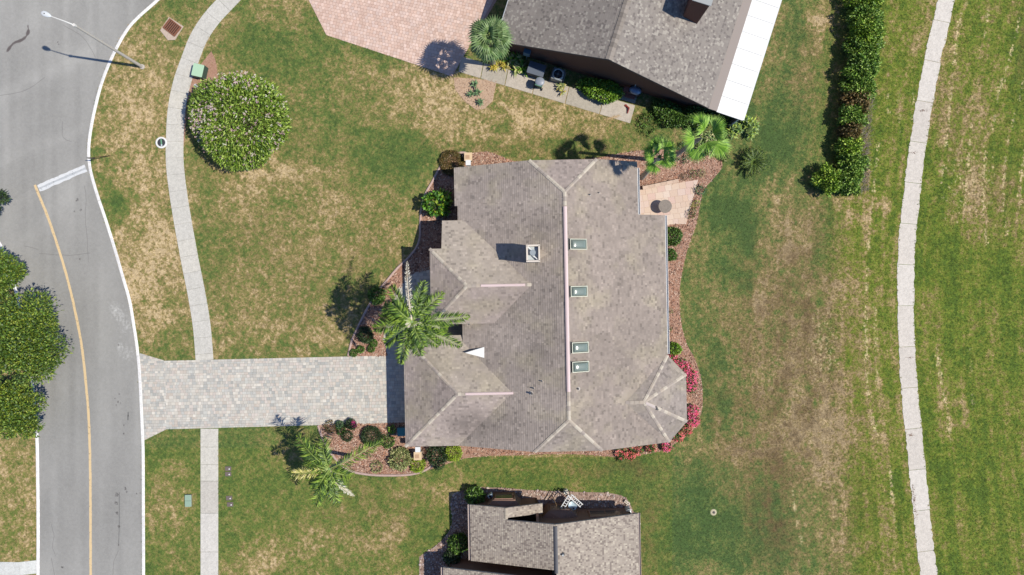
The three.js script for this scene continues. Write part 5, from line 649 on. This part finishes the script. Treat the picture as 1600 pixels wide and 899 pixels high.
function fanPalm(label, base, crown, n, R, o = {}) {
  const t = thingAt('fan_palm', label, 'palm tree', base), c = [crown.x - base.x, crown.y, crown.z - base.z]; part('trunk', tube([[0, -.05, 0], [c[0] * .5, c[1] * .5, c[2] * .5], c], o.r0 ?? .2, o.r1 ?? .15, 20, 12), mat(o.bark ?? seen(172, 160, 148), .95), t); const vs = [0, 1, 2, 3].map(() => fan(R, o));
  for (let k = 0; k < n; k++) { const ring = k / n, f = part('frond', vs[k % 4], leafM, t); f.position.set(c[0], c[1] - .1, c[2]); f.rotation.set(0, k * 2.4 + rr(-.2, .2), 0); f.rotateZ(1.3 - 1.9 * ring + rr(-.2, .2)); f.rotateX(rr(-.4, .4)); const q = rr(.85, 1.12); f.scale.setScalar(q); }
  return t;
}
fanPalm('round crowned fan palm beside the pink driveway', P(771, 101), P(766, 60, 5.6), 32, .85, { cols: [gr(104, 130, 76), gr(84, 112, 58), gr(128, 150, 96), gr(66, 92, 46)], droop: .6, stalk: 1.0, n: 13, span: 2.9, wide: .3 });
fanPalm('tall fan palm with large leaves above the white side roof', P(1042, 252), P(1099, 213, 9.8), 9, 1.0, { r0: .17, r1: .12, stalk: .95, span: 2.6, droop: .25 });
fanPalm('fan palm at the upper back corner of the house roof', P(1003, 278), P(1031, 245, 7.2), 10, .8, { r0: .2, r1: .13, stalk: .85, span: 2.8, droop: .3, bark: seen(186, 178, 168) });
function rosette(label, px, py, n, L, cols, o = {}) { const v = P(px, py, .4), t = thing(o.name ?? 'cycad', label, o.cat ?? 'plant', v.x, 0.01, v.z, 0, o.group); const fs = [0, 1, 2].map(() => feather(L, .5, { up: o.up ?? .5, leaf: L * .18, n: 22, cols, rib: cols[0], sag: .2 })); for (let k = 0; k < n; k++) { const f = part('frond', fs[k % 3], leafM, t); f.position.y = .35; f.rotation.set(0, k * 2.4, 0); f.rotateZ(.75 * (1 - k / n) - .1); f.scale.setScalar(rr(.8, 1.1)); } part('trunk', cyl(.2, .16, .4, 0, 0, 0, 12), mat(seen(96, 80, 66)), t); return t; }
rosette('dark sago cycad standing alone on the back lawn', 1177, 254, 30, 1.25, [gr(72, 94, 38), gr(54, 74, 30), gr(116, 136, 52)]);
function spiky(label, px, py, n, L, cols, o = {}) { const v = P(px, py, .5), t = thing(o.name ?? 'spiky_plant', label, 'plant', v.x, 0.01, v.z, 0, o.group), s = new Soup(); const heads = o.heads ?? 1, sp = o.spread ?? .5; for (let h = 0; h < heads; h++) { const hx = heads > 1 ? rr(-sp, sp) : 0, hz = heads > 1 ? rr(-sp, sp) : 0, hy = rr(.1, o.h ?? .3); for (let k = 0; k < n; k++) { const a = rnd() * 6.28, e = rr(.1, 1.2), l = L * rr(.6, 1.1), w = L * (o.w ?? .09), c = mulc(cols[Math.floor(rnd() * cols.length)], rr(.8, 1.2)), dx = Math.cos(a) * Math.cos(e), dz = Math.sin(a) * Math.cos(e), dy = Math.sin(e), m = [hx + dx * l * .5, hy + dy * l * .55, hz + dz * l * .5], q = [hx + dx * l, hy + dy * l * .7 - l * .12, hz + dz * l]; s.tri([hx, hy, hz], [m[0] - Math.sin(a) * w, m[1], m[2] + Math.cos(a) * w], [m[0] + Math.sin(a) * w, m[1], m[2] - Math.cos(a) * w], c); s.tri(q, [m[0] + Math.sin(a) * w, m[1], m[2] - Math.cos(a) * w], [m[0] - Math.sin(a) * w, m[1], m[2] + Math.cos(a) * w], c); } } part('leaves', s.build(), leafM, t); part('stalk', cyl(.05, .03, .25, 0, 0, 0, 8), barkM, t); return t; }
spiky('yellow green croton clump at the end of the white side roof', 1160, 195, 22, .5, PAL.lime.concat(PAL.mid), { heads: 26, spread: .95, h: .9, name: 'croton' });
spiky('pale green leafy cluster below the tall fan palm', 1108, 222, 16, .5, PAL.pale.concat(PAL.mid), { heads: 16, spread: .9, h: .6, name: 'croton' });
spiky('yellow bromeliad patch under the round fan palm', 778, 97, 20, .5, PAL.yellow, { heads: 9, spread: .5, h: .4, name: 'bromeliad' });
spiky('green strappy plant left of the storage chest', 806, 98, 22, .7, PAL.bright.concat(PAL.pale), { heads: 7, spread: .6, h: .4, name: 'bromeliad' });
spiky('low yellow plant in front of the air conditioner', 876, 138, 18, .5, PAL.yellow.concat(PAL.pale), { heads: 3, spread: .3, name: 'bromeliad' });
for (const [x, y, l] of [[741, 131, 'blue green plant in the upper part of the pale triangular bed'], [747, 143, 'blue green plant in the middle of the pale triangular bed'], [750, 158, 'small blue green plant in the lower tip of the pale triangular bed'], [737, 145, 'blue green plant at the left side of the pale triangular bed']]) spiky(l, x, y, 26, .5, PAL.blue, { name: 'agave', group: 'plants in the triangular bed' });
shrub('bright green shrub between the air conditioner and the pale blue cooker', 941, 141, 36, 1.1, 'bright', { rz: 17, turn: -.25, size: .2 });
shrub('green shrub row under the brown house end near the fan palms', 1048, 178, 28, 1.0, 'mid', { rz: 17, turn: -.5, size: .18 });
shrub('small green shrub left of the croton under the side roof', 1092, 182, 22, 1.2, 'mid', { size: .18 });
shrub('low shaded ground plant below the end of the side walk', 1012, 192, 17, .4, 'mid', { size: .16, lobes: .5, n: 500 });
shrub('broad leaved green shrub in front of the upper left house corner', 683, 318, 19, 1.7, [gr(104, 156, 40), gr(84, 132, 34), gr(150, 170, 50), gr(60, 104, 34)], { size: .32, aspect: .6, lobes: .4 });
shrub('low olive brown shrub by the upper tan pier', 706, 255, 21, .45, 'brown', { size: .1, lobes: .1 });
shrub('dark shrub in the front bed shadow beside the feather palm', 571, 524, 12, .7, 'dark', { size: .14 });
for (const [x, y, l] of [[563, 546, 'small green plant nearest the driveway in the front bed'], [580, 545, 'small green plant beside the walk corner in the front bed'], [584, 536, 'small green plant furthest from the driveway in the front bed'], [552, 552, 'small yellowish plant at the front edging end']]) shrub(l, x, y, 5.5, .35, 'mid', { size: .1, group: 'small plants in the front bed' });
shrub('feathery green shrub behind the front edging near the palm', 588, 462, 14, .9, 'mid', { size: .16 });
for (const [x, y, r, h, p, l] of [[1052, 369, 13.5, 1.0, 'mid', 'round dark green shrub below the patio against the house'], [1048, 398, 9, .8, 'mid', 'smaller round green shrub second below the patio'], [1055, 545, 9, .8, 'bright', 'bright green shrub at the gutter end above the pink flowers'], [1046, 514, 5, .5, 'mid', 'tiny green shrub by the gutter above the bright shrub'], [1046, 486, 5, .5, 'mid', 'tiny green shrub by the gutter in mid bed'], [1082, 333, 7, .45, 'mid', 'dark low plant at the lower right patio corner'], [1087, 319, 5.5, .35, 'lime', 'small lime plant right of the patio'], [1095, 297, 8, .4, 'blue', 'grey green plant right of the patio top corner'], [1083, 272, 6, .35, 'mid', 'low green plant above the patio bench'], [1097, 270, 6, .35, 'pale', 'pale green plant above the patio right corner'], [1068, 276, 5, .35, 'dark', 'tiny dark plant above the patio bench'], [1070, 238, 14, .4, 'blue', 'low grey green ground plant between the two fan palms'], [1130, 240, 10, .35, 'pale', 'low pale plant left of the sago cycad']]) shrub(l, x, y, r, h, p, { size: Math.min(.16, r * .016), lobes: r > 8.5 && h > .5 ? .25 : .5, n: r > 8.5 && h > .5 ? undefined : Math.round(r * 26) });
for (const [x, y, r, n, c, l] of [[1052, 563, 9, 60, PINK, 'pink flowering shrub at the upper end of the bay bed'], [1070, 574, 10, 70, PINK, 'pink flowering shrub second from the top in the bay bed'], [1081, 588, 9, 90, PINK, 'bright pink flowering shrub at the upper bay corner'], [1080, 603, 9, 80, PINK, 'pink flowering shrub beside the right bay face, upper'], [1083, 642, 9, 90, PINK, 'bright pink flowering shrub beside the right bay face, lower'], [1084, 658, 9, 90, PINK, 'pink flowering shrub at the lower bay corner'], [1074, 671, 8, 60, CORAL, 'coral flowering shrub below the bay corner'], [1060, 682, 8, 50, CORAL, 'coral flowering shrub along the lower bay curve'], [1042, 699, 7, 60, PINK, 'magenta flowering plant on the lawn edge under the bay'], [994, 704, 9, 40, CORAL, 'coral flowering shrub under the lower eave, right one'], [972, 709, 10, 60, CORAL, 'red flowering shrub under the lower eave, left one'], [1018, 700, 8, 30, CORAL, 'sparse coral flowering shrub between the two eave shrubs and the bay'], [986, 712, 6, 40, CORAL, 'small red flowering plant at the lower bed edge']]) shrub(l, x, y, r, .55, 'mid', { size: .12, n: 620, lobes: .5, name: 'flowering_shrub', cat: 'shrub', group: 'flowering shrubs round the bay', bloom: [Math.round(n * .8), .085, c], bo: { per: 4 } });
// bed beside the garage
for (const [x, y, r, h, p, l, o] of [[580, 683, 17, .7, 'dark', 'round dark green clipped shrub in the bed beside the garage', { lobes: .08, size: .1, fill: .5, n: 4000 }], [542, 682, 9, .5, 'dark', 'small round dark shrub left of the clipped one', { lobes: .15, size: .1, n: 900 }], [532, 672, 7, .4, 'mid', 'small green shrub near the driveway edge in garage bed'], [515, 668, 9, .5, 'brown', 'reddish low plant at the driveway corner of the bed', { n: 300 }], [612, 672, 6, .6, 'bright', 'small bright plant beside the shaded bin'], [606, 690, 10, .5, 'mid', 'green shrub under the palm frond tip'], [626, 716, 16, .8, 'pale', 'pale variegated shrub at the lower bed left of the tan pier', { size: .22, aspect: .3 }], [652, 727, 12, .5, 'lime', 'lime shrub below the tan pier'], [683, 713, 17, 1.2, 'dark', 'tall dark shrub right of the lower tan pier', { size: .15 }], [708, 708, 14, .9, 'lime', 'round bright lime shrub against the lower eave', { lobes: .15, size: .11, n: 2400 }], [588, 731, 10, .35, 'pale', 'low pale plant along the lower edging', { n: 300 }], [572, 705, 12, .3, 'pale', 'sparse pale ground plant in the middle of the garage bed', { n: 200 }]]) shrub(l, x, y, r, h * .85, p, { size: .13, lobes: .42, n: Math.round(r * r * 7), ...(o || {}) });
shrub('purple pink flowering shrub at the driveway edge', 548, 664, 8, .6, 'dark', { size: .1, bloom: [70, .06, [seen(214, 56, 140), seen(190, 50, 120)]], bo: { a0: -.8, da: 1.8 } }); shrub('grey green small shrub at the driveway edge', 530, 664, 6, .4, 'blue', { size: .1 });
// lower house
for (const [x, y, r, h, p, l] of [[742, 777, 15, 1.2, 'mid', 'shaded green shrub at the upper left corner of the lower house'], [716, 850, 15, 1.2, 'mid', 'shaded green shrub left of the lower house wall'], [706, 872, 12, 1.0, 'dark', 'dark shrub at the lower left edge of the lower house']]) shrub(l, x, y, r, h, p, { size: .2 });
{ // the tall hedge by the fairway: plants that can be told apart
  const list = [[1352, -8, 27, 1.9, 'hedge'], [1353, 22, 28, 1.9, 'hedge2'], [1353, 52, 27, 1.9, 'hedge'], [1350, 80, 26, 1.8, 'hedge2'], [1347, 106, 25, 1.8, 'hedge2'], [1344, 132, 24, 1.6, 'hedge2'], [1338, 160, 22, 1.5, 'brown'], [1332, 182, 20, 1.5, 'hedge2'], [1328, 206, 17, 1.4, 'brown'], [1330, 232, 20, 1.5, 'hedge'], [1332, 258, 22, 1.6, 'hedge2'], [1326, 282, 22, 1.5, 'hedge2'], [1296, 282, 22, 1.5, 'hedge']];
  const names = ['first', 'second', 'third', 'fourth', 'fifth', 'sixth', 'seventh', 'eighth', 'ninth', 'tenth', 'eleventh', 'corner', 'end'];
  list.forEach(([x, y, r, h, p], i) => shrub(i < 11 ? `hedge shrub along the fairway, ${names[i]} from the top edge` : i === 11 ? 'hedge shrub at the lower corner of the hedge' : 'yellow green hedge shrub turning back at the hedge end', x, y, r, h, p, { size: .2, aspect: .5, lobes: .4, n: 3600, name: 'hedge_shrub', cat: 'hedge', group: 'hedge by the fairway' }));
  const s = new Soup(); for (let k = 0; k < 900; k++) { const y = rr(150, 300), x = 1357 - (y - 150) * .05 + (rnd() + rnd() - 1) * 9, v = P(x, y), a = rnd() * 6.28, L = rr(.2, .5), h = rr(.05, .35); s.tri([v.x, .02, v.z], [v.x + .02, .02, v.z + .02], [v.x + Math.cos(a) * L, h, v.z + Math.sin(a) * L], mulc(seen(160, 146, 138), rr(.7, 1.15))); } tag(part('dry_twigs', s.build(), vcm(), scene, 'stuff'), 'grey dry twigs along the fairway side of the hedge', 'twigs');
}
renderer.render(scene, camera);
